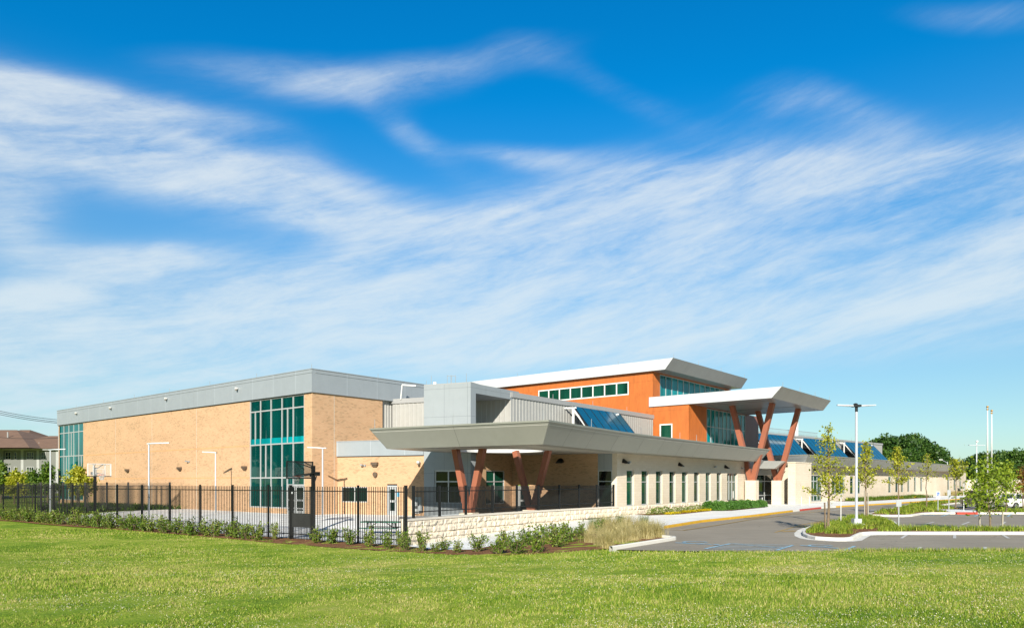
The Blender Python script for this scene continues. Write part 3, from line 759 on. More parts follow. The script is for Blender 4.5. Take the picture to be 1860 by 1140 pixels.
# darker metal border under the canopy edge
mb = MB(); inn = offset_loop(bot, [-1.1 if w_ > .5 else -.2 for w_ in ws]); zb = 4.606
for i in list(range(0, 11))+[13, 14]:
    a, b = bot[i], bot[(i+1) % len(bot)]; c, d = inn[(i+1) % len(bot)], inn[i]
    mb.quad((*a, zb), (*d, zb), (*c, zb), (*b, zb))
mb.build('soffit_border', 'taupe_metal', can, Matrix())
mb = MB()
for k in range(48):
    a0 = 2*math.pi*k/48; a1 = 2*math.pi*(k+1)/48
    P_ = lambda a, r: (hc[0]+r*math.cos(a), hc[1]+r*math.sin(a), 4.60)
    mb.quad(P_(a0, 2.9), P_(a0, 3.1), P_(a1, 3.1), P_(a1, 2.9))
mb.build('opening_trim', 'white_paint', can, Matrix())

# V columns
def vcol(base, topz, spread, dirv, pz, wx, wy, label, ped=.75, lean=(0, 0), floor=0.0):
    c = MB(); side = Vector((dirv[0], dirv[1], 0))
    for s_ in (-1, 1):
        p1 = (base[0]+dirv[0]*spread*s_+lean[0], base[1]+dirv[1]*spread*s_+lean[1], topz)
        p0 = (base[0]+dirv[0]*.10*s_, base[1]+dirv[1]*.10*s_, pz-.02)
        cc = MB(); cc.beam(p0, p1, wx, wy, side)
        if s_ < 0: o = MB(); o.box(-ped, ped, -ped*.8, ped*.8, floor-.3, pz)
        if s_ < 0:
            rot = Matrix.Translation((base[0], base[1], 0)) @ Matrix.Rotation(math.atan2(dirv[1], dirv[0]), 4, 'Z')
            root = o.build('column', 'limestone', school, rot, label=label)
        cc.build('column_arm', 'column_paint', root, Matrix())
    return root
dA = (-.88, .475)
def at_px(px, Y): return ((px-CX)/F_PX*Y, Y)
vcol(at_px(852, 46.6), 4.63, 1.02, dA, .56, .36, .46, 'nearer brown V column on the patio', ped=.5)
vcol(at_px(966, 49.6), 4.63, 1.25, dA, .62, .36, .42, 'farther brown V column on the patio', ped=.5)
# lightning rods on roof edges, light fittings, cameras are added further down

# ------------------------------------------------------------------ orange hall
O0 = (18.2, 74.9)
oA = Fr(add(O0, AD, 34), (-AD[0], -AD[1])); OL = 34.0
sx = lambda s_: OL-(s_-8.5)          # s measured from the canopy corner
uc = sx(12.66)                        # upper corner position
up = Fr(oA.at(0)[:2], (-AD[0], -AD[1]))
wu0, wu1 = oA.u_px(977.6), oA.u_px(1142)
sq0, sq1 = oA.u_px(1198), oA.u_px(1221.3)
part(wall(oA, uc, 3, 14.26, [(wu0, wu1, 11.99, 13.45)], thick=.6), 'orange_wall', 'orange_board', oA, 'tall orange panelled wall of the upper hall')
part(wall(oA, OL, 3, 10.5, [(sq0, sq1, 6.2, 8.61)], u0=uc, thick=.6), 'orange_wall', 'orange_board', oA, 'lower orange panelled wall with a square window')
pn = (wu1-wu0)/8
window(oA, school, wu0, wu1, 11.99, 13.45, [wu0+pn*k for k in range(1, 8)], [], gm='green_glass', fm='white_paint', bw=.14, dep=.05, label='ribbon of eight panes high on the orange wall')
window(oA, school, sq0, sq1, 6.2, 8.61, [], [], gm='green_glass', fm='white_paint', bw=.14, dep=.05, label='square window in the orange wall')
UC = oA.at(uc)[:2]
oU = Fr(UC, BD)
def curtain(fr, a, b, z0, z1, n, hb, gm, label):
    return window(fr, school, a, b, z0, z1, [a+(b-a)*k/n for k in range(1, n)], hb, gm=gm, bw=.08, dep=.06, label=label)
part(wall(oU, 20.6, 9, 14.26, [(1.55, 18.6, 9.4, 14.12)], thick=.6), 'orange_wall', 'orange_board', oU)
curtain(oU, 1.55, 18.6, 9.4, 14.12, 12, [], 'bright_teal_glass', 'upper band of teal glazing under the white roof')
oL = Fr(O0, BD)
part(wall(oL, 4.14, 2, 10.5, thick=.6), 'orange_wall', 'orange_board', oL, 'orange return wall under the entrance canopy')
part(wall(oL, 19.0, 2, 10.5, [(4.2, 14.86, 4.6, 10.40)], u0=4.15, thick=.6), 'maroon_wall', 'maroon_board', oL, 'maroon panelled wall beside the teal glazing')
curtain(oL, 4.2, 14.86, 4.6, 10.40, 10, [8.48], 'bright_teal_glass', 'teal curtain wall under the entrance canopy')
mb = MB(); e1 = add(O0, BD, 19.0); mb.poly([(*O0, 10.49), (*e1, 10.49), (*add(e1, AD, 12), 10.49), (*add(O0, AD, 12), 10.49)]); part(mb, 'flat_roof', 'coping')
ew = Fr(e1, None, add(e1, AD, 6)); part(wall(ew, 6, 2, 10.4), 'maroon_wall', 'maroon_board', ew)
# white roof over the hall
def slab(P, Pt, z0, z1, name, label, mats):
    mb = MB(); n = len(P)
    for i in range(n):
        a, b, c, d = P[i], P[(i+1) % n], Pt[(i+1) % n], Pt[i]
        mb.quad((*a, z0), (*b, z0), (*c, z1), (*d, z1), {0: 1, 3: 0}.get(i, 0) if n == 4 else 0)
    mb.poly([(*p, z0) for p in P[::-1]], 2); mb.poly([(*p, z1) for p in Pt], 3)
    return mb.build(name, mats, school, Matrix(), label=label)
nA = (-.6355, -.7722)
R0 = add((16.05, 76.3), nA, .12); R1 = add(R0, BD, 20.3); R2 = add(R1, AD, 31); R3 = add(R0, AD, 31)
R0t = add(R0, AD, -.95); R1t = add(R1, AD, -.95); R1t = add(R1t, BD, -.3)
WR = ['white_metal', 'roof_flare', 'soffit_metal', 'coping']
roof1 = slab([R0, R1, R2, R3], [R0t, R1t, R2, R3], 14.26, 15.38, 'roof', 'white roof with a flared grey edge over the orange hall', WR)
E0 = add((24.8, 69.5), nA, .16); E1 = add(E0, BD, 16); E2 = add(E1, AD, 13.1); E3 = add(E0, AD, 13.1)
E0t = add(E0, AD, -.95); E1t = add(add(E1, AD, -.95), BD, -.4)
ecan = slab([E0, E1, E2, E3], [E0t, E1t, E2, E3], 10.5, 11.52, 'entrance_canopy', 'big white entrance canopy carried on brown V columns', WR)
mb = MB()
for s_ in (1.2, 5.0):
    q = Fr(add(E0, BD, s_*1.9), AD)
    mb.box(.8, 9.5, -.05, .05, 10.48, 10.496)
    mb.build('soffit_joint', 'seam', ecan, q.W()); mb = MB()
for (p, spread, lab) in (((24.75, 75.25), 2.12, 'nearer tall brown V column under the entrance canopy'), ((29.5, 80.95), 2.25, 'farther tall brown V column under the entrance canopy')):
    vcol(p, 10.51, spread, AD, 2.68, .50, .50, lab, ped=.55)

# storefront under the entrance canopy
sf = Fr((26.2, 80.2), None, (33.6, 89.0))
s0, s1, s2, s3 = sf.u_px(1374.5), sf.u_px(1404.5), sf.u_px(1418), sf.u_px(1432)
part(wall(sf, sf.L+1.5, -.1, 5.0, [(s0, s1, .35, 3.38), (s2, s3, .35, 3.38)], rev=.15, u0=-1.2), 'panel_wall', 'tower_panel', sf)
window(sf, school, s0, s1, .35, 3.38, [mid(s0, s1)], [2.6, 1.0], dep=.1, bw=.1)
window(sf, school, s2, s3, .35, 3.38, [], [2.6, 1.0], dep=.1, bw=.1)
mb = MB(); mb.box(s0-.3, sf.L+1.4, -.08, -.002, -.1, .34); part(mb, 'stone_base', 'limestone', sf)
# small flared door canopy
p = at_px(1372, 76.0); q0 = at_px(1409, 78.5)
bt = [at_px(1376.5, 77.4), at_px(1407, 78.2), at_px(1419, 84.5), at_px(1390, 84.5)]
canopy(bt, [.5, .9, .1, .3], 3.95, 4.75, ['roof_flare', 'cream_soffit', 'coping', 'coping'], 'door_canopy', 'small pale flared canopy over the entrance doors')

# ------------------------------------------------------------------ far limestone wing
RS = (34.3, 86.9); phi = R(43); RD = (math.sin(phi), math.cos(phi)); RL = 89.0
fw = Fr(add(RS, RD, -1.6), RD)
rsz, rwz = .90, 3.35
g0, g1 = fw.u_px(1453.5), fw.u_px(1493); 
nar = [1544, 1557, 1613.5, 1626.5, 1636.5, 1648, 1660, 1671.5, 1721, 1732.5, 1743]
trip0, trip1 = fw.u_px(1511), fw.u_px(1535)
ops = [(g0, g1, .1, rwz), (trip0, trip1, rsz, rwz)]
nn_ = []
for a in nar:
    u = fw.u_px(a); nn_.append((u, u+1.25)); ops.append((u, u+1.25, rsz, rwz))
part(wall(fw, RL, -.1, 4.5, ops, rev=.07, thick=.5), 'limestone_wall', 'limestone', fw, 'long cream limestone wall of the far wing')
window(fw, school, g0, g1, .1, rwz, [g0+(g1-g0)*k/6 for k in range(1, 6)], [2.62, .85], dep=.2, bw=.12, gm='green_glass', label='wide glazed bay behind the young trees')
window(fw, school, trip0, trip1, rsz, rwz, [trip0+(trip1-trip0)*k/3 for k in (1, 2)], [2.62], dep=.2, bw=.12, gm='green_glass')
for a, b in nn_: window(fw, school, a, b, rsz, rwz, [], [2.62], dep=.06, bw=.05, gm='green_glass')
ea = Fr(add(fw.p, (-RD[1], RD[0]), 5), None, fw.p); part(wall(ea, ea.L-.003, -.1, 4.48), 'limestone_wall', 'limestone', ea)
pr = Fr(add(at_px(1431, 81.2), (0, 0), 0), (.731, -.682)); mb = MB(); mb.box(0, .85, 0, 4.6, -.1, 4.62); mb.box(-.05, .9, -.05, 4.65, 4.62, 4.74)
part(mb, 'limestone_pier', 'limestone', pr, 'cream limestone pier beside the entrance')
fe = Fr(add(RS, RD, RL-1.6), RD); mb = MB(); e = Fr(fw.at(RL)[:2], None, add(fw.at(RL)[:2], (-RD[1], RD[0]), 8)); part(wall(e, 8, -.1, 4.5), 'limestone_wall', 'limestone', e)
cb = add((33.9, 84.6), (0, 0), 0); cE = add(cb, RD, 80.5)
inw = (-RD[1], RD[0])
bot2 = [cb, cE, add(cE, inw, 14), add(cb, inw, 10)]
canopy(bot2, [.75, .75, .05, .75], 4.48, 5.60, ['taupe_metal', 'cream_soffit', 'coping', 'coping'], 'canopy', 'long taupe flared canopy of the far limestone wing', seams=[0, 3])
# pale sheet over the sun-facing canopy end, its light put into the colour
bm_ = offset_loop(bot2, [.75, .75, .05, .75])
mb = MB(); a, b = Vector((*bot2[3], 4.48)), Vector((*bot2[0], 4.48)); c, d = Vector((*bm_[0], 5.60)), Vector((*bm_[3], 5.60))
nr = (b-a).cross(d-a).normalized()*.012
mb.quad(a+nr, b+nr, c+nr, d+nr); mb.quad(d-nr, c-nr, b-nr, a-nr); part(mb, 'sunlit_end_sheet', 'tower_panel')
# clerestory box of the far wing
U1, U2 = (34.5, 101.9), (67.2, 132.4)
fu2 = Fr(U1, None, U2); fu2p = Fr(add(U1, fu2.d, -6), fu2.d)
mb = MB(); mb.box(-8, fu2.L, 0, .3, 4, 9.2); part(mb, 'ribbed_wall', 'ribbed_metal', fu2)
mb = MB(); mb.box(-8, fu2.L+.1, -.1, .35, 9.2, 9.5); part(mb, 'coping', 'coping', fu2)
e = Fr(U2, None, add(U2, (-.70, .71), 8)); mb = MB(); mb.box(0, 8, -.003, .3, 4, 9.45); part(mb, 'ribbed_wall', 'ribbed_metal', e)
mb = MB(); mb.box(-8, fu2.L, .2, 9, 9.2, 9.3); part(mb, 'flat_roof', 'coping', fu2)
mb = MB(); ur = fu2.u_px(1497)
k = -6.0
while k < ur: mb.box(k, k+.03, 1.0, 1.03, 9.3, 10.35); k += .33
mb.box(-6, ur, .99, 1.04, 10.3, 10.36); mb.box(-6, ur, .99, 1.04, 9.75, 9.79); mb.box(ur-.03, ur+.01, 1.0, 5, 9.75, 10.36) if False else None
part(mb, 'roof_railing', 'galvanised', fu2)
fl_ = MB(); cxp = at_px(1446.5, 106); fl_.tube((*cxp, 9.2), (*cxp, 12.4), .27, .27, 14); fl_.tube((*cxp, 12.4), (*cxp, 12.5), .33, .33, 14); fl_.tube((*cxp, 11.2), (*cxp, 11.28), .30, .30, 14); fl_.tube((*cxp, 12.5), (*cxp, 12.9), .22, .22, 14)
fl_.build('roof_flue', 'white_paint', school, Matrix(), label='white flue pipe on the far roof')

# solar collectors
def collector(fr, u0, u1, n, ztop, zbot, o0, o1, label):
    """n panels side by side, upper edge o0 off the wall, lower edge o1 off it"""
    wd = (u1-u0)/n; root = None
    F_ = MB()
    for k in range(n+1):
        u = u0+wd*k; F_.beam((u, -o0, ztop), (u, -o1, zbot), .16, .12, (1, 0, 0))
    F_.box(u0, u1, -o0-.05, -o0+.05, ztop-.05, ztop+.05)
    F_.beam((u0, -o1, zbot), (u1, -o1, zbot), .1, .1, (0, 1, 0))
    root = part(F_, 'solar_collector', 'black_metal', fr, label)
    sl_ = Vector((0, -(o1-o0), zbot-ztop)).normalized(); nr_ = Vector((1, 0, 0)).cross(sl_).normalized()
    if nr_.z < 0: nr_ = -nr_
    for k in range(n):
        P = MB(); a = u0+wd*k+.09; b = u0+wd*(k+1)-.09; h = nr_*.07
        p0, p1, p2, p3 = Vector((a, -o1, zbot)), Vector((b, -o1, zbot)), Vector((b, -o0, ztop)), Vector((a, -o0, ztop))
        P.quad(p0+h, p1+h, p2+h, p3+h); P.quad(p3-h, p2-h, p1-h, p0-h)
        for s_, t_ in ((p0, p1), (p1, p2), (p2, p3), (p3, p0)): P.quad(s_-h, t_-h, t_+h, s_+h)
        P.build('solar_panel', 'solar_blue', root, fr.W())
    for u in (u0-.35, u1-.9):
        T_ = MB(); T_.beam((u, -o0*.6-.5, ztop-.1), (u, -o0*.6-.5, zbot-.6), .14, .14, (1, 0, 0)); T_.beam((u, -o0*.6-.5, ztop-.25), (u+1.1, -o1+.2, zbot-.5), .12, .12, (1, 0, 0)); T_.beam((u, .2, ztop-.1), (u+.35, -o0-.3, ztop-.1), .12, .12, (1, 0, 0))
        T_.build('strut', 'white_paint', root, fr.W())
    return root
cu0 = fr2.u_px(1041.7, .7); cu1 = fr2.u_px(1124.4, .7)
collector(fr2, cu0, cu1, 6, fr2.z_px(1041.7, 738.5, .7), 6.15, .7, 3.0, 'tilted blue solar panels on the roof behind the patio canopy')
for pa, pb, n in ((1366, 1437, 9), (1455.5, 1512, 8), (1532, 1584, 8)):
    a = fu2.u_px(pa, .6); b = fu2.u_px(pb, .6); zt_ = fu2.z_px(pb, {1437: 792.5, 1512: 800.6, 1584: 807.2}[pb], .6)
    collector(fu2, a, b, n, zt_, 6.0, .6, 3.4, {1437: 'nearest bank of blue solar panels on the far wing', 1512: 'middle bank of blue solar panels on the far wing', 1584: 'farthest bank of blue solar panels on the far wing'}[pb])
mb = MB(); mb.box(-6, fu2.L-2, -.06, -.003, 5.0, 7.6); part(mb, 'dark_louvre', 'dark_mesh', fu2)

# lightning rods
def rod(x, y, z, h=.45):
    m_ = MB(); m_.tube((x, y, z), (x, y, z+h), .022, .016, 5); m_.build('lightning_rod', 'galvanised', school, Matrix())
for k in range(7): p = gA.at(gl-.2-k*7.6, -.1); rod(p[0], p[1], gt)
for u in (6.5, 12): p = gB.at(u, -.1); rod(p[0], p[1], gt)
for px in (1036, 1122, 1223): 
    u = oA.u_px(px); p = oA.at(min(u, OL+1), -.1); rod(p[0], p[1], 15.38)
for s_ in (6, 12, 19): p = add(R0t, BD, s_); rod(p[0], p[1], 15.38)
p = oA.at(oA.u_px(939), -.1); rod(p[0], p[1], 15.38)
for s_ in (.3, 5.2, 10, 15): p = add(E0t, BD, s_); rod(p[0], p[1], 11.5)
for i in (0, 2, 4, 6, 7, 8): p = ctop[i]; rod(p[0]-.3, p[1]+.25, 5.85, .6)
p = (ctop[14][0]*.97+ctop[0][0]*.03, ctop[14][1]*.97+ctop[0][1]*.03); rod(p[0], p[1]+.1, 5.85, .6)
p = (ctop[14][0]*.5+ctop[0][0]*.5, ctop[14][1]*.5+ctop[0][1]*.5); rod(p[0], p[1]+.1, 5.85, .6)
for q in (1.0, 3.9): p = kf.at(kf.L-q+.6, -.1); rod(p[0], p[1], ttop, .7)
for k in range(3): p = fr2.at(6+k*6.5, -.1); rod(p[0], p[1], rz, .5)
for k in range(5): p = fu2.at(6+k*8.5, -.1); rod(p[0], p[1], 9.5, .5)
# roof light mast and hatch guard
mb = MB(); p = gB.at(gB.u_px(724.5)-.6, .9, 0); a = (p[0], p[1], 9.4); b = (p[0]+.12, p[1], 10.6); mb.tube(a, b, .06, .05, 8); mb.beam(b, (b[0]+1.15, b[1], 10.52), .16, .10, (0, 1, 0))
mb.build('roof_light', 'white_paint', school, Matrix())
mb = MB(); 
for px in (812.5, 819, 820.5, 827.5):
    x, y = at_px(px, 55.0); mb.tube((x, y, 9.6), (x, y, 10.55), .02, .02, 5)
for a, b in ((812.5, 819), (820.5, 827.5)):
    mb.tube((*at_px(a, 55), 10.5), (*at_px(b, 55), 10.5), .02, .02, 5)
x, y = at_px(790, 55.5); mb.box(x-.12, x+.12, y-.12, y+.12, 9.5, 10.1)
mb.build('roof_hatch_guard', 'galvanised', school, Matrix())

# wall packs, cameras, fittings
def fitting(fr, px, py, kind='pack', out=0.0):
    u = fr.u_px(px, out); z = fr.z_px(px, py, out); m_ = MB()
    if kind == 'pack':
        m_.box(u-.28, u+.28, -.26, -.003, z-.06, z+.14); m_.box(u-.20, u+.20, -.20, -.02, z-.16, z-.06)
        m_.build('wall_light', 'bronze', school, fr.W())
    elif kind == 'hood':
        for k in range(8):
            a0 = math.pi*k/8; a1 = math.pi*(k+1)/8
            m_.quad((u+.30*math.cos(a0), -.003, z+.32*math.sin(a0)), (u+.30*math.cos(a1), -.003, z+.32*math.sin(a1)), (u+.26*math.cos(a1), -.36, z-.08+.12*math.sin(a1)), (u+.26*math.cos(a0), -.36, z-.08+.12*math.sin(a0)))
            m_.tri((u, -.36, z-.08), (u+.26*math.cos(a0), -.36, z-.08+.12*math.sin(a0)), (u+.26*math.cos(a1), -.36, z-.08+.12*math.sin(a1)))
        m_.quad((u-.30, -.003, z), (u+.30, -.003, z), (u+.26, -.36, z-.08), (u-.26, -.36, z-.08))
        m_.build('wall_light', 'black_metal', school, fr.W())
    elif kind == 'dome':
        m_.tube((u, 0, z+.1), (u, -.30, z+.1), .05, .05, 8); m_.box(u-.09, u+.09, -.38, -.2, z+.02, z+.16)
        o = m_.build('security_camera', 'white_paint', school, fr.W()); b_ = MB(); b_.ball((u, -.30, z-.03), .10, 10); b_.build('camera_dome', 'lens', o, fr.W())
    elif kind == 'cam':
        m_.box(u-.16, u+.02, -.30, -.12, z, z+.10); m_.tube((u, 0, z-.02), (u, -.2, z), .04, .04, 6); m_.box(u+.08, u+.2, -.1, -.003, z-.06, z+.08)
        m_.build('security_camera', 'galvanised', school, fr.W())
    elif kind == 'speaker':
        m_.tube((u, -.003, z), (u, -.2, z), .15, .19, 12); m_.build('horn_speaker', 'bronze', school, fr.W())
for px, py in ((233, 854), (328, 850.5), (446, 849)): fitting(gA, px, py)
for px, py in ((140.5, 751), (202.8, 741.5), (304, 725), (432.5, 707)): fitting(gA, px, py, 'dome', .12)
fitting(gA, 343, 838, 'cam'); fitting(gA, 153.8, 855, 'speaker')
fitting(kf, 682, 842.5); fitting(kf, 661, 845, 'cam'); fitting(kf, 683, 861, 'speaker'); fitting(kf, 763.5, 841, 'dome')
fitting(fb, 1018, 839, 'hood'); fitting(fa, 869, 838, 'hood')
for px, py in ((1133, 840), (1234, 845.5), (1317.5, 849.5)): fitting(fl, px, py, 'hood')
for px, py in ((1140, 839.5), (1296.5, 848), (1346, 850.5)): fitting(fl, px, py, 'cam')
fitting(fw, 1479, 854, 'hood')
mb = MB(); u = kf.u_px(723.7); mb.box(u-.10, u+.10, -.02, -.003, 1.4, 1.72); mb.build('wall_sign', 'cyan_sign', school, kf.W())
# drinking fountain
t = empty('drinking_fountain', kf.at(kf.u_px(761), .3)); mb = MB(); mb.box(-.35, .05, -.25, .2, .75, 1.1); mb.box(.08, .4, -.2, .2, .4, .75); mb.build('basin', 'galvanised', t); mb = MB(); mb.box(-.4, .45, .2, .28, .2, 1.4); mb.build('back_plate', 'aluminium', t)
tag(t, 'grey wall-mounted drinking fountain by the brick wall', 'drinking fountain')

# ------------------------------------------------------------------ ground levels
CTRL = [(-15, 54.5, 0), (-32, 67, 0), (-53, 84, 0), (-24, 61, 0), (-42, 75, 0), (-13.6, 56.5, 0), (-6, 52.5, 0), (-9, 54, 0), (-3, 49, -.02), (-6, 46, -.08), (0, 50, 0),
        (-5.1, 35, -.62), (-10, 38.6, -.62), (-14.5, 41.5, -.62), (-21, 46, -.6), (-29, 51.5, -.55), (-37.5, 57.4, -.5), (-46, 63, -.4),
        (-3.3, 37.5, -.66), (-1.2, 41.5, -.66), (1.6, 46, -.50), (5.05, 50.5, -.22), (7.8, 53, -.06), (10, 51, 0), (8, 47, -.04), (8, 42, -.02), (7, 37, -.03), (8, 35, -.0), (5, 34, -.10), (3.0, 33, -.25),
        (-6, 31, -.66), (0, 30, -.6), (5, 31, -.06), (4, 29.5, -.10), (6.5, 30, -.04), (8.5, 33, -.02), (10, 31, -.05), (2, 28.5, -.28), (-14, 37, -.66), (-22, 41, -.62), (-32, 49, -.58),
        (14, 60, 0), (20, 66, 0), (10, 28, -.12), (16, 28, -.08), (24, 28, -.08), (34, 28, -.1), (6, 27, -.2), (0, 26, -.38), (-8, 27, -.5), (-16, 31, -.55), (-26, 38, -.55), (-40, 50, -.5),
        (0, 20, .05), (-10, 20, .0), (10, 20, .22), (20, 20, .22), (-20, 22, -.05), (0, 13, .42), (8, 13, .45), (-8, 13, .42), (-16, 14, .35), (16, 13, .45), (0, 5, .75), (10, 5, .75), (-10, 5, .7), (0, -6, .85), (20, 8, .6), (-22, 10, .4), (30, 20, .15)]
CT = np.array(CTRL)
def natural(X, Y):
    X = np.asarray(X, float); Y = np.asarray(Y, float)
    num = np.zeros(X.shape); den = np.full(X.shape, .02)
    for cx, cy, cz in CT:
        g = np.exp(-((X-cx)**2+(Y-cy)**2)/(2*4.2**2)); num += g*cz; den += g
    return num/den
ROAD = [(4.3, 28.7), (6.7, 28.2), (10, 27.9), (20, 27.4), (90, 26.8), (130, 60), (150, 160), (118, 170), (72.2, 114.5), (42.8, 84.7), (31.3, 73.2), (24.9, 64.6), (17.7, 54.5), (12.4, 47.6), (8.6, 41.2), (7.4, 39.4), (6.6, 37.3), (6.6, 35.4), (7.3, 34.0), (7.6, 33.4), (7.2, 32.7)]
def sdist(X, Y, poly):
    X = np.asarray(X, float); Y = np.asarray(Y, float)
    d = np.full(X.shape, 1e9); ins = np.zeros(X.shape, bool); n = len(poly)
    for i in range(n):
        ax, ay = poly[i]; bx_, by_ = poly[(i+1) % n]; ex, ey = bx_-ax, by_-ay
        t = np.clip(((X-ax)*ex+(Y-ay)*ey)/(ex*ex+ey*ey), 0, 1)
        d = np.minimum(d, np.hypot(X-ax-t*ex, Y-ay-t*ey))
        c = ((ay > Y) != (by_ > Y)); 
        with np.errstate(divide='ignore', invalid='ignore'): xi = ax+(Y-ay)*ex/(ey if ey else 1e-9)
        ins ^= c & (X < xi)
    return np.where(ins, d, -d)
RZ = -.13
def ground(X, Y):
    nz_ = natural(X, Y); d = sdist(X, Y, ROAD); k = np.clip((d+.40)/.55, 0, 1); k = k*k*(3-2*k)
    return nz_*(1-k)+(-.45)*k
def gz1(x, y): return float(ground(np.array([x]), np.array([y]))[0])
def n1_(x, y): return float(natural(np.array([x]), np.array([y]))[0])
def G(px, py, off=0.0, z=None):
    """point of the ground seen at a photo pixel"""
    r = (px-CX)/F_PX; k = (py-HY)/F_PX; Y = (EYE-(z if z is not None else -.3))/k
    for _ in range(12):
        zz = z if z is not None else n1_(r*Y, Y)+off
        Y = .5*Y+.5*(EYE-zz)/k
    return (r*Y, Y)

def axis(lo, hi, a, b, step):
    v = list(np.arange(a, b+1e-6, step)); s_ = step; x = a
    while x > lo: s_ *= 1.35; x -= s_; v.insert(0, x)
    s_ = step; x = b
    while x < hi: s_ *= 1.35; x += s_; v.append(x)
    return np.array(v)
xs = axis(-3500, 3500, -60, 62, .5); ys = axis(-400, 5000, 2, 130, .5)
XX, YY = np.meshgrid(xs, ys, indexing='ij'); ZZ = ground(XX, YY)
rg = np.random.RandomState(5)
lump = rg.rand(*XX.shape)*.05*((YY < 40) & (YY > 2) & (np.abs(XX) < 60) & (sdist(XX, YY, ROAD) < -1))
ZZ = ZZ+lump-.02
nx_, ny_ = XX.shape
vs_ = np.stack([XX.ravel(), YY.ravel(), ZZ.ravel()], 1)
ii, jj = np.meshgrid(np.arange(nx_-1), np.arange(ny_-1), indexing='ij'); a = (ii*ny_+jj).ravel()
fs_ = np.stack([a, a+ny_, a+ny_+1, a+1], 1)
def np_mesh(name, verts, faces, mat, smooth=False):
    me = bpy.data.meshes.new(name); nf = len(faces); k = faces.shape[1]
    me.vertices.add(len(verts)); me.vertices.foreach_set('co', np.ascontiguousarray(verts, np.float32).ravel())
    me.loops.add(nf*k); me.loops.foreach_set('vertex_index', faces.astype(np.int32).ravel())
    me.polygons.add(nf); me.polygons.foreach_set('loop_start', np.arange(0, nf*k, k, dtype=np.int32)); me.polygons.foreach_set('loop_total', np.full(nf, k, np.int32))
    if smooth: me.polygons.foreach_set('use_smooth', np.ones(nf, bool))
    me.materials.append(M[mat]); me.update(calc_edges=True); me.validate(); return me
link('ground', np_mesh('ground', vs_, fs_, 'lawn', True), kind='structure')

def sheet(name, poly, off, mat, level=None, holes=(), cell=1.5, kind='structure', parent=None, thick=0):
    """a pad that follows the ground (or lies level), cut on a grid"""
    bm = bmesh.new()
    for q in tri_fill([poly]+list(holes), 0): bm.faces.new([bm.verts.new(c) for c in q])
    bmesh.ops.remove_doubles(bm, verts=bm.verts, dist=1e-4)
    if level is None:
        x0 = min(p[0] for p in poly); x1 = max(p[0] for p in poly); y0 = min(p[1] for p in poly); y1 = max(p[1] for p in poly)
        k = x0+cell
        while k < x1: bmesh.ops.bisect_plane(bm, geom=bm.verts[:]+bm.edges[:]+bm.faces[:], plane_co=(k, 0, 0), plane_no=(1, 0, 0)); k += cell
        k = y0+cell
        while k < y1: bmesh.ops.bisect_plane(bm, geom=bm.verts[:]+bm.edges[:]+bm.faces[:], plane_co=(0, k, 0), plane_no=(0, 1, 0)); k += cell
        P = np.array([v.co[:] for v in bm.verts]); Z = natural(P[:, 0], P[:, 1])+off
        for v, z in zip(bm.verts, Z): v.co.z = z
    else:
        for v in bm.verts: v.co.z = level
    me = bpy.data.meshes.new(name); bm.to_mesh(me); bm.free(); me.materials.append(M[mat])
    return link(name, me, parent, None, kind=kind)

# asphalt
sheet('road', offset_loop(ROAD, .30), 0, 'asphalt', level=RZ)
def kerb(name, pts, mat='kerb_concrete', gutter=lambda x, y: False, w_=.16, h=.15, z=None, closed=False, base=RZ, mats=None, seg=None):
    """swept kerb, left side of the path is the raised land"""
    mb = MB(); n = len(pts)
    off = []
    for i in range(n):
        a = pts[(i-1) % n] if (closed or i > 0) else pts[i]; b = pts[(i+1) % n] if (closed or i < n-1) else pts[i]
        dx_, dy_ = b[0]-a[0], b[1]-a[1]; l = math.hypot(dx_, dy_) or 1; off.append((-dy_/l, dx_/l))
    m_ = n if closed else n-1
    for i in range(m_):
        j = (i+1) % n; (x0, y0), (x1, y1) = pts[i], pts[j]; (a0, b0), (a1, b1) = off[i], off[j]
        zt = base+h
        q = lambda x, y, o, f, z: (x+o[0]*f, y+o[1]*f, z)
        mi = (seg[i] if seg else 0)
        mb.quad(q(x0, y0, off[i], 0, base-.2), q(x1, y1, off[j], 0, base-.2), q(x1, y1, off[j], .02, zt-.03), q(x0, y0, off[i], .02, zt-.03), mi)
        mb.quad(q(x0, y0, off[i], .02, zt-.03), q(x1, y1, off[j], .02, zt-.03), q(x1, y1, off[j], .05, zt), q(x0, y0, off[i], .05, zt), mi)
        mb.quad(q(x0, y0, off[i], .05, zt), q(x1, y1, off[j], .05, zt), q(x1, y1, off[j], w_, zt), q(x0, y0, off[i], w_, zt), mi)
        mb.quad(q(x0, y0, off[i], w_, zt), q(x1, y1, off[j], w_, zt), q(x1, y1, off[j], w_, base-.2), q(x0, y0, off[i], w_, base-.2), mi)
        if gutter(x0, y0): mb.quad(q(x0, y0, off[i], -.35, base+.006), q(x1, y1, off[j], -.35, base+.006), q(x1, y1, off[j], 0, base+.006), q(x0, y0, off[i], 0, base+.006), 0 if mats is None else len(mats)-1)
    return mb.build(name, mats or mat, kind='structure')
def densify(pts, rounds=2, closed=False):
    for _ in range(rounds):
        q = []; n = len(pts)
        for i in range(n if closed else n-1):
            a, b = pts[i], pts[(i+1) % n]; q += [(a[0]*.75+b[0]*.25, a[1]*.75+b[1]*.25), (a[0]*.25+b[0]*.75, a[1]*.25+b[1]*.75)]
        if not closed: q = [pts[0]]+q+[pts[-1]]
        pts = q
    return pts
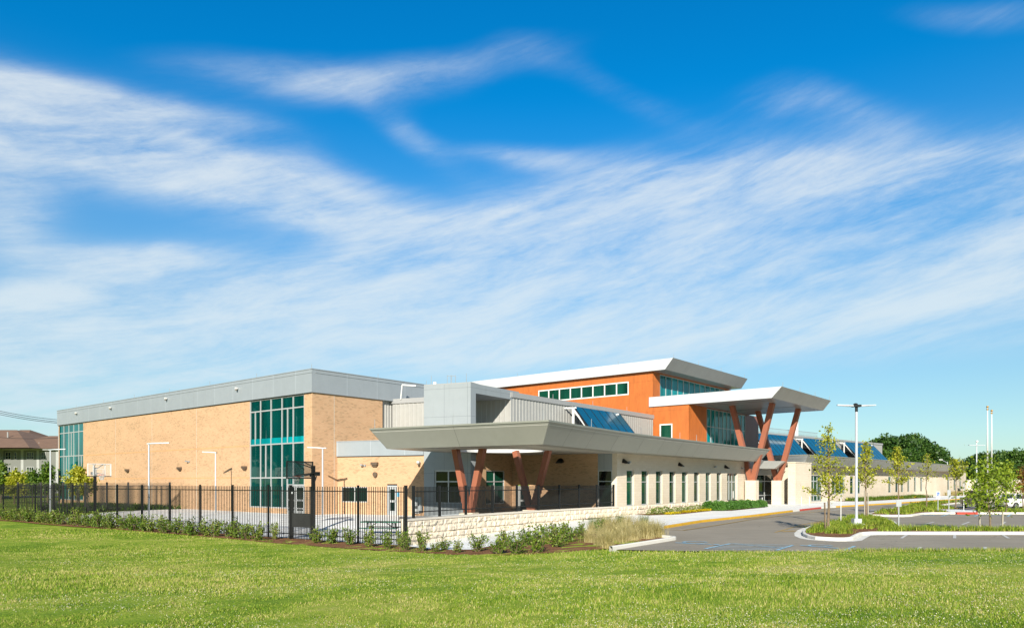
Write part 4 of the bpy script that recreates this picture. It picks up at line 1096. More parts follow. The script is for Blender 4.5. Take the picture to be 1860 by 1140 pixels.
# main kerb along the building: yellow, red ramp, yellow (runs left to right; land is on its left)
KB = [(8.6, 41.2), (12.4, 47.6), (17.7, 54.5), (24.9, 64.6), (26.2, 66.4), (30.8, 72.6), (33.6, 75.6), (42.8, 84.7), (72.2, 114.5), (96, 140)]
kerb('kerb', KB, mats=['yellow_paint', 'kerb_concrete', 'red_paint', 'asphalt'], seg=[0, 0, 0, 1, 2, 1, 0, 0, 0])
kerb('kerb', densify([(3.9, 28.2), (5.5, 30.4), (7.0, 32.5), (7.7, 33.5), (7.1, 34.4), (6.5, 35.6), (6.6, 37.5), (7.4, 39.5), (8.6, 41.2)], 2))
SW = KB
sw_in = [fw.at(RL, .02)[:2], fw.at(0, .02)[:2], (33.6, 89.5), (26.0, 81.0), LE, add(CL, fl.n, .0)]
left_in = [(p_[0]-.09, p_[1]+.08) for p_ in SW]
sheet('sidewalk', left_in+sw_in+[(7.9, 50.3), (7.0, 46.3), (6.9, 42.8)], 0, 'concrete', level=.02)

# ------------------------------------------------------------------ retaining wall with guard fence
CAPZ = .73
def cap_px(px):   # distance from where the level cap shows
    t = [(738, 67), (775, 62.5), (860, 57.2), (900, 55.6), (960, 51.5), (1020, 48.0), (1060, 46.2), (1121, 43.8)]
    for (a, b), (c, d) in zip(t[:-1], t[1:]):
        if px <= c: return b+(d-b)*(px-a)/(c-a)
    return t[-1][1]
W0 = at_px(738, F_PX*(EYE-CAPZ)/67.0); W3 = add(CL, fl.n, .06)
cv = [W0, (-1.35, 41.9), (2.9, 47.6), W3]
def bez(t):
    a, b, c, d = cv; s_ = 1-t
    p = lambda i: s_**3*a[i]+3*s_*s_*t*b[i]+3*s_*t*t*c[i]+t**3*d[i]
    q = lambda i: 3*s_*s_*(b[i]-a[i])+6*s_*t*(c[i]-b[i])+3*t*t*(d[i]-c[i])
    return p(0), p(1), q(0), q(1)
NB = 400; tb = [bez(k/NB) for k in range(NB+1)]; cum = [0.0]
for k in range(NB): cum.append(cum[-1]+math.hypot(tb[k+1][0]-tb[k][0], tb[k+1][1]-tb[k][1]))
WL = cum[-1]
def wpt(u):
    lo = np.interp(u, cum, np.arange(NB+1)); k = min(NB-1, int(lo)); f = lo-k
    x = tb[k][0]*(1-f)+tb[k+1][0]*f; y = tb[k][1]*(1-f)+tb[k+1][1]*f; dx_, dy_ = tb[k][2], tb[k][3]; l = math.hypot(dx_, dy_)
    return x, y, dx_/l, dy_/l
rw = rock_strip((WL, lambda u: (lambda q: (q[0], q[1], q[3], -q[2]))(wpt(u))), lambda u: n1_(*wpt(u)[:2])-.1, CAPZ-.10, course=.33, bw=.62, seed=11, step=.06)
ret = rw.build('retaining_wall', 'rock_face', label='low rock-faced limestone retaining wall along the walkway', cat='wall')
core = MB(); capm = MB(); N_ = 60  # solid body and cap
for k in range(N_):
    x0, y0, a0, b0 = wpt(WL*k/N_); x1, y1, a1, b1 = wpt(WL*(k+1)/N_)
    q = lambda x, y, a, b, f, z: (x+b*f, y-a*f, z)
    core.quad(q(x0, y0, a0, b0, -.30, CAPZ-.1), q(x1, y1, a1, b1, -.30, CAPZ-.1), q(x1, y1, a1, b1, -.30, -1.0), q(x0, y0, a0, b0, -.30, -1.0))
    for (fa_, za_, fb_, zb_) in ((.08, CAPZ-.1, .08, CAPZ), (.08, CAPZ, -.38, CAPZ), (-.38, CAPZ, -.38, CAPZ-.1), (-.38, CAPZ-.1, .08, CAPZ-.1)):
        capm.quad(q(x0, y0, a0, b0, fa_, za_), q(x1, y1, a1, b1, fa_, za_), q(x1, y1, a1, b1, fb_, zb_), q(x0, y0, a0, b0, fb_, zb_))
x0, y0, a0, b0 = wpt(0)
core.quad((x0-b0*.30, y0+a0*.30, -1.2), (x0+b0*.05, y0-a0*.05, -1.2), (x0+b0*.05, y0-a0*.05, CAPZ-.1), (x0-b0*.30, y0+a0*.30, CAPZ-.1))
capm.quad((x0-b0*.38, y0+a0*.38, CAPZ-.1), (x0+b0*.08, y0-a0*.08, CAPZ-.1), (x0+b0*.08, y0-a0*.08, CAPZ), (x0-b0*.38, y0+a0*.38, CAPZ))
core.build('wall_core', 'rock_face', ret); capm.build('wall_cap', 'stone_cap', ret)

def fence_run(root, p, q, zb0, zb1, zt, n, post0=True, rails=(.28, -.30), post_w=.11, post_b=None, rail_only=False, r=.0135):
    """one panel between two posts as its own part: rails + square pickets"""
    L = math.hypot(q[0]-p[0], q[1]-p[1]); mb = MB(); d = ((q[0]-p[0])/L, (q[1]-p[1])/L); sd = (-d[1], d[0], 0)
    P = lambda t, z: (p[0]+(q[0]-p[0])*t, p[1]+(q[1]-p[1])*t, z)
    for k in range(1, n):
        t = k/n; zb = zb0+(zb1-zb0)*t+.07
        x, y, _ = P(t, 0); m = Matrix.Identity(2)
        mb.beam((x, y, zb), (x, y, zt), r*2, r*2, sd)
    zb = (zb0, zb1)
    mb.beam(P(0, zt-.24), P(1, zt-.24), .045, .05, sd); 
    mb.beam(P(0, zb0+.30), P(1, zb1+.30), .045, .05, sd)
    mb.build('fence_panel', 'black_metal', root, Matrix())
def post(root, p, zb, zt, w_=.10, name='post'):
    mb = MB(); mb.box(-w_/2, w_/2, -w_/2, w_/2, zb-.2, zt+.03); mb.box(-w_/2-.012, w_/2+.012, -w_/2-.012, w_/2+.012, zt+.03, zt+.055)
    mb.build(name, 'black_metal', root, Matrix.Translation((p[0], p[1], 0)) @ Matrix.Rotation(FA, 4, 'Z'))

FA = 0.0
ZT = 2.27
gf = empty('guard_fence', (W0[0], W0[1], CAPZ), label='short black picket fence standing on the limestone retaining wall', cat='fence')
us_ = [.25]; xs_target = [751, 798.5, 846, 894.7, 938.6, 978, 1016, 1051.7, 1083.7, 1114.5]
def u_at_px(px):
    lo, hi = 0, WL
    for _ in range(40):
        m_ = (lo+hi)/2; x, y, a, b = wpt(m_); x -= b*.15; y += a*.15
        if CX+F_PX*x/y < px: lo = m_
        else: hi = m_
    return lo
pu = [u_at_px(v) for v in xs_target]
pp = []
for u in pu:
    x, y, a, b = wpt(u); pp.append((x-b*.15, y+a*.15)); FA = math.atan2(b, a); post(gf, pp[-1], CAPZ, ZT, .11)
for k in range(len(pp)-1): fence_run(gf, pp[k], pp[k+1], CAPZ+.0, CAPZ+.0, ZT, 20)

# ------------------------------------------------------------------ tall fence along the lawn
F0 = (W0[0]-.12, W0[1]+.02); FD = (-.823, .568); FA = math.atan2(FD[1], FD[0])
def fpt(s_): return add(F0, FD, s_)
def s_px(px): r = (px-CX)/F_PX; return (r*F0[1]-F0[0])/(FD[0]-r*FD[1])
mf = empty('perimeter_fence', (*fpt(0), n1_(*fpt(0))), FA, label='long tall black picket fence running along the planting bed', cat='fence')
WM[mf.name] = Matrix.Translation((*fpt(0), n1_(*fpt(0)))) @ Matrix.Rotation(FA, 4, 'Z')
pxs = [737, 650.5, 568, 527.7, 487.7, 422.6, 363.5, 308.5, 258, 213, 171.5, 132, 98, 64, 33, 6]
ss = [s_px(v) for v in pxs]; st = ss[-1]-ss[-2]
for k in range(3): ss.append(ss[-1]+3.2)
gate_i = 2
for k, s_ in enumerate(ss):
    p = fpt(s_); post(mf, p, n1_(*p), ZT+.02, .12 if k in (0, 3) else .085)
pk = (pp[0][0], pp[0][1])
for k in range(len(ss)-1):
    a, b = fpt(ss[k]), fpt(ss[k+1])
    if k == gate_i: continue
    fence_run(mf, a, b, n1_(*a), n1_(*b), ZT, 21 if k not in (1, 3) else (18 if k == 1 else 10))
# gate leaf with mesh and kick plate
a, b = fpt(ss[gate_i]-(-.14)), fpt(ss[gate_i+1]-.16)
gt_ = empty('gate', (*fpt(ss[gate_i+1]), n1_(*b)), FA, label='black picket gate with a dark lock plate in the tall fence', cat='gate')
zb_a, zb_b = n1_(*a)+.05, n1_(*b)+.05
mb = MB(); sd = (-FD[1], FD[0], 0)
for p, zb in ((a, zb_a), (b, zb_b)): mb.beam((*p, zb), (*p, ZT), .07, .07, sd)
mb.beam((*a, zb_a+.25), (*b, zb_b+.25), .05, .05, sd); mb.beam((*a, ZT-.24), (*b, ZT-.24), .05, .05, sd)
for k in range(1, 12):
    t = k/12; p = (a[0]+(b[0]-a[0])*t, a[1]+(b[1]-a[1])*t); mb.beam((*p, zb_a+(zb_b-zb_a)*t), (*p, ZT), .027, .027, sd)
mb.build('gate_leaf', 'black_metal', gt_, Matrix())
mb = MB(); mid_ = (zb_a+zb_b)/2
mb.quad((*a, mid_+.62), (*b, mid_+.62), (*b, mid_+1.38), (*a, mid_+1.38)); nn = (FD[1]*-.03, FD[0]*-.03)
mb.build('lock_plate', 'dark_mesh', gt_, Matrix.Translation((-.03*FD[1]*-1*-1, -.03*abs(FD[0]), 0)))
def mesh_screen(root, a, b, z0, z1, pitch=.10, r=.0045):
    mb = MB(); L = math.hypot(b[0]-a[0], b[1]-a[1]); n = int(L/pitch)
    for k in range(n+1):
        t = k/n; p = (a[0]+(b[0]-a[0])*t, a[1]+(b[1]-a[1])*t); mb.beam((*p, z0), (*p, z1), r*2, r*2, (1, 0, 0))
    k = z0
    while k <= z1: mb.beam((*a, k), (*b, k), r*2, r*2, (0, 0, 1) if False else (FD[0], FD[1], 0.001)) if False else mb.tube((*a, k), (*b, k), r, r, 4, cap=False); k += pitch
    return mb.build('mesh_screen', 'dark_mesh', root, Matrix())
o_ = (sd[0]*.05, sd[1]*.05)
for (p, q) in ((fpt(ss[2]-.75), fpt(ss[2])), (fpt(ss[2]), fpt(ss[3])), (fpt(ss[3]), fpt(ss[3]+.8))):
    mesh_screen(mf if p != fpt(ss[2]) else gt_, (p[0]+o_[0], p[1]+o_[1]), (q[0]+o_[0], q[1]+o_[1]), mid_+.15, ZT-.26)
hb_ = MB(); hb_.ball((b[0], b[1], mid_+1.3), .03, 8); hb_.box(b[0]-.03, b[0]+.03, b[1]-.08, b[1]+.05, ZT-.4, ZT-.3); hb_.build('latch', 'galvanised', gt_, Matrix())

# inner garden fence
I1 = at_px(308.4, 66.8); I2 = (-42.6, 62.9)
li = math.hypot(I2[0]-I1[0], I2[1]-I1[1]); idr = ((I2[0]-I1[0])/li, (I2[1]-I1[1])/li); FA = math.atan2(idr[1], idr[0])
inf = empty('garden_fence', (*I1, 0), label='second black picket fence around the garden strip by the brick wall', cat='fence')
n_i = 7; 
for k in range(n_i+1):
    p = add(I1, idr, li*k/n_i); post(inf, p, n1_(*p), 2.44, .12 if k else .16)
    if k: fence_run(inf, add(I1, idr, li*(k-1)/n_i), p, n1_(*p)+.05, n1_(*p)+.05, 2.42, 19)
back_n = 3
gi = Fr(I1, None, (-29.4, 67.6)); 

# ------------------------------------------------------------------ pads, beds and paths
court = [fpt(-.0)[:2], fpt(48), (-52, 62), I2, I1, gA.at(gA.u_px(308), .02)[:2], gA.at(gl, .02)[:2], K0, (-8.3, 54.6), (-7.5, 48.5), (-4.6, 43.0), (-4.3, 37.0)]
court = [add(fpt(0), (-FD[1], FD[0]), -.25), add(fpt(38), (-FD[1], FD[0]), -.25), (-36.2, 63.6), add(I1, (0, -1), .5), (-29.5, 68.0), gA.at(gA.u_px(308), -.02)[:2], gA.at(gl, -.02)[:2], kf.at(0, -.05)[:2], kf.at(kx, -.05)[:2], (-7.2, 48.5), (-4.9, 42.4), (-4.35, 37.0)]
sheet('court', court, .03, 'concrete')
# walkway below the wall and the planting bed in front
wk_out = [G(*q) for q in ((768, 996), (800, 999), (857, 998.5), (930, 985), (1010, 972), (1090, 962.5), (1135, 957.5))]
wk_in = [wpt(WL*k/8)[:2] for k in range(9)]
wk = [(wk_in[0][0]-.0, wk_in[0][1]-.1)]+wk_out+[(6.9, 42.8), (7.0, 46.3), (7.9, 50.3)]+wk_in[::-1][:-1]
sheet('walkway', wk, .035, 'concrete', cell=1.0)
front = [G(*q) for q in ((-260, 934), (0, 944), (100, 954), (240, 963), (400, 976), (488, 985.5), (548, 989), (600, 994), (680, 999), (750, 1003), (850, 1009), (950, 1007), (1050, 1001), (1110, 996))]
bedback = [add(fpt(s_), (-FD[1], FD[0]), -.22) for s_ in (60, 40, 20, 0)]
bed = front+[(4.1, 28.9), (5.4, 30.7), (7.0, 33.0), (7.2, 33.6), (6.8, 34.3), (6.35, 35.6), (6.5, 37.5), (7.2, 39.7), (7.6, 41.0), (6.7, 42.3)]+[wk_out[-1]]+wk_out[::-1][1:]+[(wk_in[0][0]-.1, wk_in[0][1]-.15)]+bedback[::-1]
bed = densify(bed, 1, True)
sheet('mulch_bed', bed, .018, 'mulch', cell=1.0)
# bed by the limestone wall
bw = [fl.at(2.6, .12)[:2], fl.at(2.2, 1.5)[:2], fl.at(5.5, 2.6)[:2], fl.at(13, 2.1)[:2], fl.at(14.6, 3.3)[:2], fl.at(25.4, 2.9)[:2], fl.at(25.6, .12)[:2]]
sheet('mulch_bed', bw, 0, 'mulch', level=.036)
bw2 = [fw.at(12.5, .1)[:2], fw.at(13, 3.2)[:2], fw.at(30, 3.6)[:2], fw.at(50, 3.6)[:2], fw.at(50, .1)[:2]]
sheet('mulch_bed', bw2, 0, 'mulch', level=.036)
bw3 = [fw.at(66, .1)[:2], fw.at(66, 3)[:2], fw.at(86, 3.5)[:2], fw.at(86, .1)[:2]]
sheet('mulch_bed', bw3, 0, 'mulch', level=.036)
# parking islands
IS1 = [(13.7, 33.6), (14.3, 32.6), (15.2, 32.6), (16.4, 34.6), (17.7, 36.6), (19.0, 36.5), (34, 36.5), (62, 36.2), (62, 38.9), (36, 39.1), (21.4, 39.3), (22.2, 41.6), (25.4, 48.6), (26.4, 53.4), (25.4, 54.3), (24, 52.8), (20.9, 47.5), (19.0, 44.6), (16.4, 40.8), (14.3, 36.2)]
IS2 = [(28.9, 58.9), (27.6, 56.8), (28.4, 55.3), (30.2, 55.3), (32.2, 57.8), (34.0, 59.9), (36, 60), (72, 59.2), (72, 65), (45, 65.5), (43, 68), (44.5, 76), (50, 84), (58, 93), (56, 95.5), (51, 91.5), (43.8, 81), (40.0, 75), (33.4, 66)]
def island(pts, nm):
    sm = densify(pts, 1, True)
    kerb('kerb', sm, closed=True, gutter=lambda x, y: nm == 1 and x < 18.4 and y < 42)
    inner = offset_loop(sm, -.17); sheet('island_bed', inner, 0, 'mulch', level=RZ+.13)
    return inner
ip1 = island(IS1, 1); ip2 = island(IS2, 2)
sheet('sidewalk', [(36.3, 60.3), (38.3, 60.2), (42.3, 66.5), (38.8, 66.5)], 0, 'concrete', level=RZ+.155)
mb = MB(); mb.box(36.45, 38.15, 59.72, 60.0, RZ, RZ+.158); mb.build('ramp_edge', 'red_paint', kind='structure')

# road paint
SZ = [0]
def stripe(mb, p, q, w_=.10, m=0, z=RZ+.010):
    SZ[0] += 1; z += .0004*(SZ[0] % 40)
    dx_, dy_ = q[0]-p[0], q[1]-p[1]; l = math.hypot(dx_, dy_); ox, oy = -dy_/l*w_/2, dx_/l*w_/2
    mb.quad((p[0]-ox, p[1]-oy, z), (q[0]-ox, q[1]-oy, z), (q[0]+ox, q[1]+oy, z), (p[0]+ox, p[1]+oy, z), m)
Gz = lambda px, py: G(px, py, z=RZ)
mb = MB()
for a, b in (((1649, 969.6), (1637, 977.2)), ((1734, 969.6), (1734, 977.2)), ((1819, 969.6), (1832, 977.2)), ((1905, 969.6), (1931, 977.2)), ((1672.7, 993), (1659, 1004)), ((1789.4, 993), (1792.5, 1004)), ((1906, 993), (1925, 1004)),
             ((1563, 969.6), (1545, 977)) if False else ((1761, 947.4), (1747, 952.6)), ((1826, 947.4), (1818, 952.6)), ((1697, 947.4), (1677, 952.6))):
    stripe(mb, Gz(*a), Gz(*b), .13)
for a, b in (((1508, 926.2), (1527, 924.9)), ((1538, 926.3), (1556, 925.6)), ((1576, 927.5), (1588, 925.4))): stripe(mb, Gz(*a), Gz(*b), .40)
mb.build('white_markings', 'white_line', kind='structure')
mb = MB()
for a, b in (((1326.5, 987), (1280, 996.5)), ((1440.6, 990), (1410, 999)), ((1552.5, 991.7), (1526, 1002)), ((1728, 931.8), (1710, 937.4)), ((1783.5, 932), (1770, 937.6)), ((1839, 932), (1830, 937.8))):
    stripe(mb, Gz(*a), Gz(*b), .13)
for k in range(5):
    t = k/4; a = (1326.5-46.5*t, 987+9.5*t); b = (1440.6-30.6*t*.0-30*t, 990+9*t*(.9)); stripe(mb, Gz(*a), Gz(1440.6-31*t, 990+8.6*t), .09)
stripe(mb, Gz(1326.5, 987), Gz(1425, 995), .09); stripe(mb, Gz(1728, 932.2), Gz(1782, 932.2), .09); stripe(mb, Gz(1716, 935.5), Gz(1774, 935.5), .09)
def wheel_mark(c, s_=1.0, ang=0.0):
    """ground wheelchair symbol: ring, back, seat, leg and head"""
    ca, sa = math.cos(ang), math.sin(ang); T = lambda x, y: (c[0]+(x*ca-y*sa)*s_, c[1]+(x*sa+y*ca)*s_)
    for k in range(18):
        a0 = R(-200+k*14); a1 = R(-200+(k+1)*14); stripe(mb, T(.38*math.cos(a0)-.1, .38*math.sin(a0)-.3), T(.38*math.cos(a1)-.1, .38*math.sin(a1)-.3), .11*s_)
    stripe(mb, T(-.15, .55), T(-.05, .0), .12*s_); stripe(mb, T(-.05, .05), T(.35, .0), .12*s_); stripe(mb, T(.35, .02), T(.55, -.5), .12*s_); stripe(mb, T(-.1, .32), T(.25, .3), .09*s_)
    z = RZ+.03; mb.poly([(*T(-.18+.11*math.cos(2*math.pi*k/10), .75+.11*math.sin(2*math.pi*k/10)), z) for k in range(10)])
wheel_mark(Gz(1268, 986.3), 1.3, R(200)); wheel_mark(Gz(1492, 992.3), 1.15, R(180)); wheel_mark(Gz(1683, 935.2), 1.2); wheel_mark(Gz(1803, 935.8), 1.2)
mb.build('blue_markings', 'blue_line', kind='structure')
mb = MB()
for pts in ([(1201, 961), (1240, 963.2), (1300, 954), (1360, 944), (1437.8, 933.7), (1503, 926.8)], [(1407.8, 966.4), (1456, 952.8), (1498, 944.5), (1512, 942)]):
    for a, b in zip(pts[:-1], pts[1:]): stripe(mb, Gz(*a), Gz(*b), .11)
for a, b in (((1421, 965), (1446, 963.5)), ((1452, 957), (1468, 954)), ((1478, 952), (1494, 947.5)), ((1366, 941), (1398, 934.5)), ((1350, 939.9), (1368, 940.4))): stripe(mb, Gz(*a), Gz(*b), .30)
mb.build('yellow_markings', 'yellow_line', kind='structure')

# ------------------------------------------------------------------ lamps, hoops, furniture
def court_lamp(px, ytop, side, label, Y, reach=1.35, short=.0):
    x, y = at_px(px, Y); zt = EYE+(HY-ytop)/F_PX*Y; zb = n1_(x, y)
    t = empty('court_lamp', (x, y, zb), label=label, cat='lamp post', group='slim court lamps behind the tall fence')
    H = zt-zb; mb = MB(); mb.tube((0, 0, 0), (0, 0, H), .062, .052, 10); mb.box(-.14, .14, -.14, .14, 0, .04); mb.build('pole', 'pole_paint', t)
    mb = MB(); s_ = side
    i = [(-.10*s_, -.10, H-.02), (.35*s_, -.14, H+.02), (reach*s_, -.05, H+.05), (reach*s_, .05, H+.05), (.35*s_, .14, H+.02), (-.10*s_, .10, H-.02)]
    mb.poly([(a, b, c+.07) for a, b, c in i]); mb.poly([(a, b, c) for a, b, c in i][::-1])
    for k in range(6):
        a, b = i[k], i[(k+1) % 6]; mb.quad(a, b, (b[0], b[1], b[2]+.07), (a[0], a[1], a[2]+.07))
    if short:
        mb.box(min(-.1*s_, -short*s_), max(-.1*s_, -short*s_), -.12, .12, H+.0, H+.06)
    mb.build('lamp_head', 'pole_paint', t); return t
court_lamp(91.5, 817, 1, 'leftmost slim grey court lamp, its arm reaching over the far teal glazing', 59.5, 1.25)
court_lamp(270.5, 806, 1, 'slim grey court lamp right of the far basketball hoop', 49.8, 1.4)
court_lamp(391.5, 822, -1, 'slim grey court lamp in the middle of the brick wall', 60.0, 1.1, .1)
court_lamp(586, 814, -1, 'slim grey court lamp right of the near basketball hoop', 52.3, 1.1, .28)

def hoop(px, Y, rim_z, face, rot, label, pole_off, board_mat, frame_mat, group=None):
    x, y = at_px(px, Y); zb = n1_(x, y)
    t = empty('basketball_hoop', (x, y, zb), rot, label=label, cat='basketball hoop')
    rz_ = rim_z-zb; mb = MB()     # local: pole at origin, board in +x direction
    mb.box(-.09, .09, -.09, .09, 0, rz_+.62); mb.build('pole', 'black_metal', t)
    r_ = pole_off
    mb = MB()
    for s_ in (-.12, .12):
        mb.beam((.0, s_, rz_+.5), (r_-.05, s_*2.5, rz_+.85), .05, .05, (0, 1, 0)); mb.beam((-.35, s_, rz_+.18), (r_-.05, s_*2.5, rz_+.05), .06, .07, (0, 1, 0))
    mb.beam((-.3, 0, rz_+.15), (.3, 0, rz_+.02), .10, .12, (0, 1, 0)); mb.box(-.55, -.3, -.12, .12, rz_+.02, rz_+.25); mb.beam((-.35, 0, rz_), (-.05, 0, rz_-.5), .05, .05, (0, 1, 0))
    mb.build('arm', 'black_metal', t)
    W2, H0, H1 = .91, rz_-.15, rz_+.92
    mb = MB(); mb.box(r_-.01, r_+.01, -W2+.05, W2-.05, H0+.05, H1-.05); b_ = mb.build('backboard', board_mat, t)
    mb = MB(); e = .06
    mb.box(r_-.035, r_+.035, -W2, W2, H1-e, H1); mb.box(r_-.036, r_+.036, -W2, -W2+e, H0+e, H1-e); mb.box(r_-.036, r_+.036, W2-e, W2, H0+e, H1-e)
    mb.build('frame', frame_mat, b_); mb = MB(); mb.box(r_-.037, r_+.037, -W2, W2, H0, H0+e); mb.build('frame', 'black_metal', b_)
    mb = MB()
    for s_ in (-1, 1): mb.box(r_+.012, r_+.02, min(s_*.30, s_*.26), max(s_*.30, s_*.26), rz_+.1, rz_+.50)
    mb.box(r_+.012, r_+.021, -.30, .30, rz_+.46, rz_+.50); mb.box(r_+.012, r_+.021, -.30, .30, rz_+.06, rz_+.10)
    for s_ in (-.45, .45): mb.box(r_-.09, r_-.036, s_-.03, s_+.03, H0+.02, H1-.02) if frame_mat == 'white_paint' else None
    mb.build('target_square', 'white_paint' if frame_mat == 'white_paint' else 'black_metal', b_)
    mb = MB(); N = 20; cxr = r_+.40
    for k in range(N):
        a0, a1 = 2*math.pi*k/N, 2*math.pi*(k+1)/N; mb.tube((cxr+.23*math.cos(a0), .23*math.sin(a0), rz_), (cxr+.23*math.cos(a1), .23*math.sin(a1), rz_), .018, .018, 6, cap=False)
    mb.box(r_+.02, r_+.18, -.12, .12, rz_-.05, rz_+.02); mb.build('rim', 'rim_orange', t)
    mb = MB(); rs = [.23, .19, .15, .13]; hs = [0, -.15, -.3, -.42]
    for k in range(12):
        for sgn in (1, -1):
            for l in range(3):
                a0 = 2*math.pi*(k+sgn*l*.5)/12; a1 = 2*math.pi*(k+sgn*(l+1)*.5)/12
                mb.tube((cxr+rs[l]*math.cos(a0), rs[l]*math.sin(a0), rz_+hs[l]), (cxr+rs[l+1]*math.cos(a1), rs[l+1]*math.sin(a1), rz_+hs[l+1]), .010, .010, 4, cap=False)
    mb.build('net', 'net_white', t); return t
glass('smoke_glass', (.02, .05, .055), .08)
m, t_, p_ = base_mat('clear_board', .05, 0, .5); p_.inputs['Base Color'].default_value = (.8, .85, .85, 1); p_.inputs['Alpha'].default_value = .12
m, t_, p_ = base_mat('smoke_board', .05, 0, .5); p_.inputs['Base Color'].default_value = (.02, .04, .045, 1); p_.inputs['Alpha'].default_value = .40
# near hoop: pole right, board to the left facing away
hoop(569, 43.5, 2.5+10/1325*47, 1, R(137), 'near black basketball hoop seen from behind, beside the fence gate', 1.5, 'smoke_board', 'black_metal')
hoop(172.5, 60.0, 3.09, 1, R(-38), 'far basketball hoop with a clear board and orange rim facing the camera', .85, 'clear_board', 'white_paint')

# picnic table
x, y = at_px(693, 41.0); zb = n1_(x, y)+.03
pt = empty('picnic_table', (x, y, zb), R(-9), label='green picnic table with black legs behind the tall fence', cat='picnic table')
mb = MB(); mb.box(-1.12, 1.12, -.38, .38, .72, .78); mb.build('table_top', 'green_table', pt)
for s_ in (-.68, .68):
    mb = MB(); mb.box(-1.12, 1.12, s_-.14, s_+.14, .41, .45); mb.build('seat', 'green_table', pt)
for s_ in (-.72, .72):
    mb = MB()
    for q in (-1, 1): mb.beam((s_, .22*q, .72), (s_, .5*q, .0), .05, .05, (1, 0, 0))
    mb.beam((s_, -.75, .40), (s_, .75, .40), .05, .05, (1, 0, 0)); mb.beam((s_, 0, .42), (s_*.35, 0, .72), .04, .04, (0, 1, 0)); mb.build('leg_frame', 'black_metal', pt)

# parking lot lamp
x, y = at_px(1555.6, 41.6)
pl = empty('parking_lamp', (x, y, 0), label='tall pale grey two-armed lamp on the planted parking island', cat='lamp post')
zt = EYE+(HY-738)/F_PX*y
mb = MB(); mb.box(-.32, .32, -.32, .32, -.1, .14); mb.build('footing', 'white_paint', pl)
mb = MB(); mb.box(-.21, .21, -.21, .21, .14, .42); mb.tube((0, 0, .14), (0, 0, zt-.15), .08, .07, 12, ph=.2); mb.build('pole', 'pole_paint', pl)
mb = MB(); mb.tube((0, 0, zt-.3), (0, 0, zt), .075, .08, 10); mb.box(-.22, .22, -.16, .16, zt-.02, zt+.10); mb.ball((-.05, 0, zt+.12), .13, 10, sz=.6); mb.build('hub', 'black_metal', pl)
for s_ in (-1, 1):
    mb = MB(); 
    a = [(.18*s_, -.15, zt+.0), (.5*s_, -.17, zt+.02), (1.10*s_, -.06, zt+.05), (1.10*s_, .06, zt+.05), (.5*s_, .17, zt+.02), (.18*s_, .15, zt+.0)]
    mb.poly([(u, v, w_+.07) for u, v, w_ in a]); mb.poly(a[::-1])
    for k in range(6): p, q = a[k], a[(k+1) % 6]; mb.quad(p, q, (q[0], q[1], q[2]+.07), (p[0], p[1], p[2]+.07))
    mb.build('lamp_arm', 'pole_paint', pl)
# far lamps
x, y = at_px(1774, 92); t = empty('parking_lamp', (x, y, 0), label='distant grey lamp pole with a camera ball on top, left of the flagpoles', cat='lamp post')
mb = MB(); zt = 2.5+(875-808.5)/1325*92; mb.tube((0, 0, 0), (0, 0, zt+.1), .085, .07, 8); mb.build('pole', 'pole_paint', t)
mb = MB(); mb.box(-1.0, 1.0, -.15, .15, zt, zt+.07); mb.build('lamp_arm', 'pole_paint', t); mb = MB(); mb.tube((0, 0, zt), (0, 0, zt+.4), .05, .05, 6); mb.ball((.05, 0, zt+.5), .16, 8); mb.build('camera', 'white_paint', t)
x, y = at_px(1721, 185); t = empty('street_lamp', (x, y, 0), label='curved street lamp arm rising behind the roof of the far wing', cat='street lamp')
mb = MB(); zt = 2.5+37*185/1325; mb.tube((0, 0, 0), (0, 0, zt), .12, .10, 8); mb.tube((0, 0, zt-.3), (-1.5, 0, zt+.45), .06, .05, 6); mb.build('pole', 'pole_paint', t); mb = MB(); mb.box(-2.2, -1.3, -.15, .15, zt+.42, zt+.6); mb.build('lamp_head', 'white_paint', t)
for px, py, Y, lab in ((1793.7, 739.6, 69.5, 'taller-looking left white flagpole without a flag'), (1801.3, 746.5, 73.5, 'right white flagpole without a flag')):
    x, y = at_px(px, Y); t = empty('flagpole', (x, y, RZ+.13), label=lab, cat='flagpole', group='bare white flagpoles')
    zt = 2.5+(875-py)/1325*Y-RZ-.13; mb = MB(); mb.tube((0, 0, 0), (0, 0, zt*.45), .085, .08, 12); mb.tube((0, 0, zt*.45), (0, 0, zt), .08, .04, 12); mb.smooth = True; mb.build('pole', 'white_paint', t); mb = MB(); mb.ball((0, 0, zt+.05), .11, 12); mb.tube((0, 0, zt-.25), (0, 0, zt-.12), .09, .09, 8); mb.build('finial', 'gold', t)

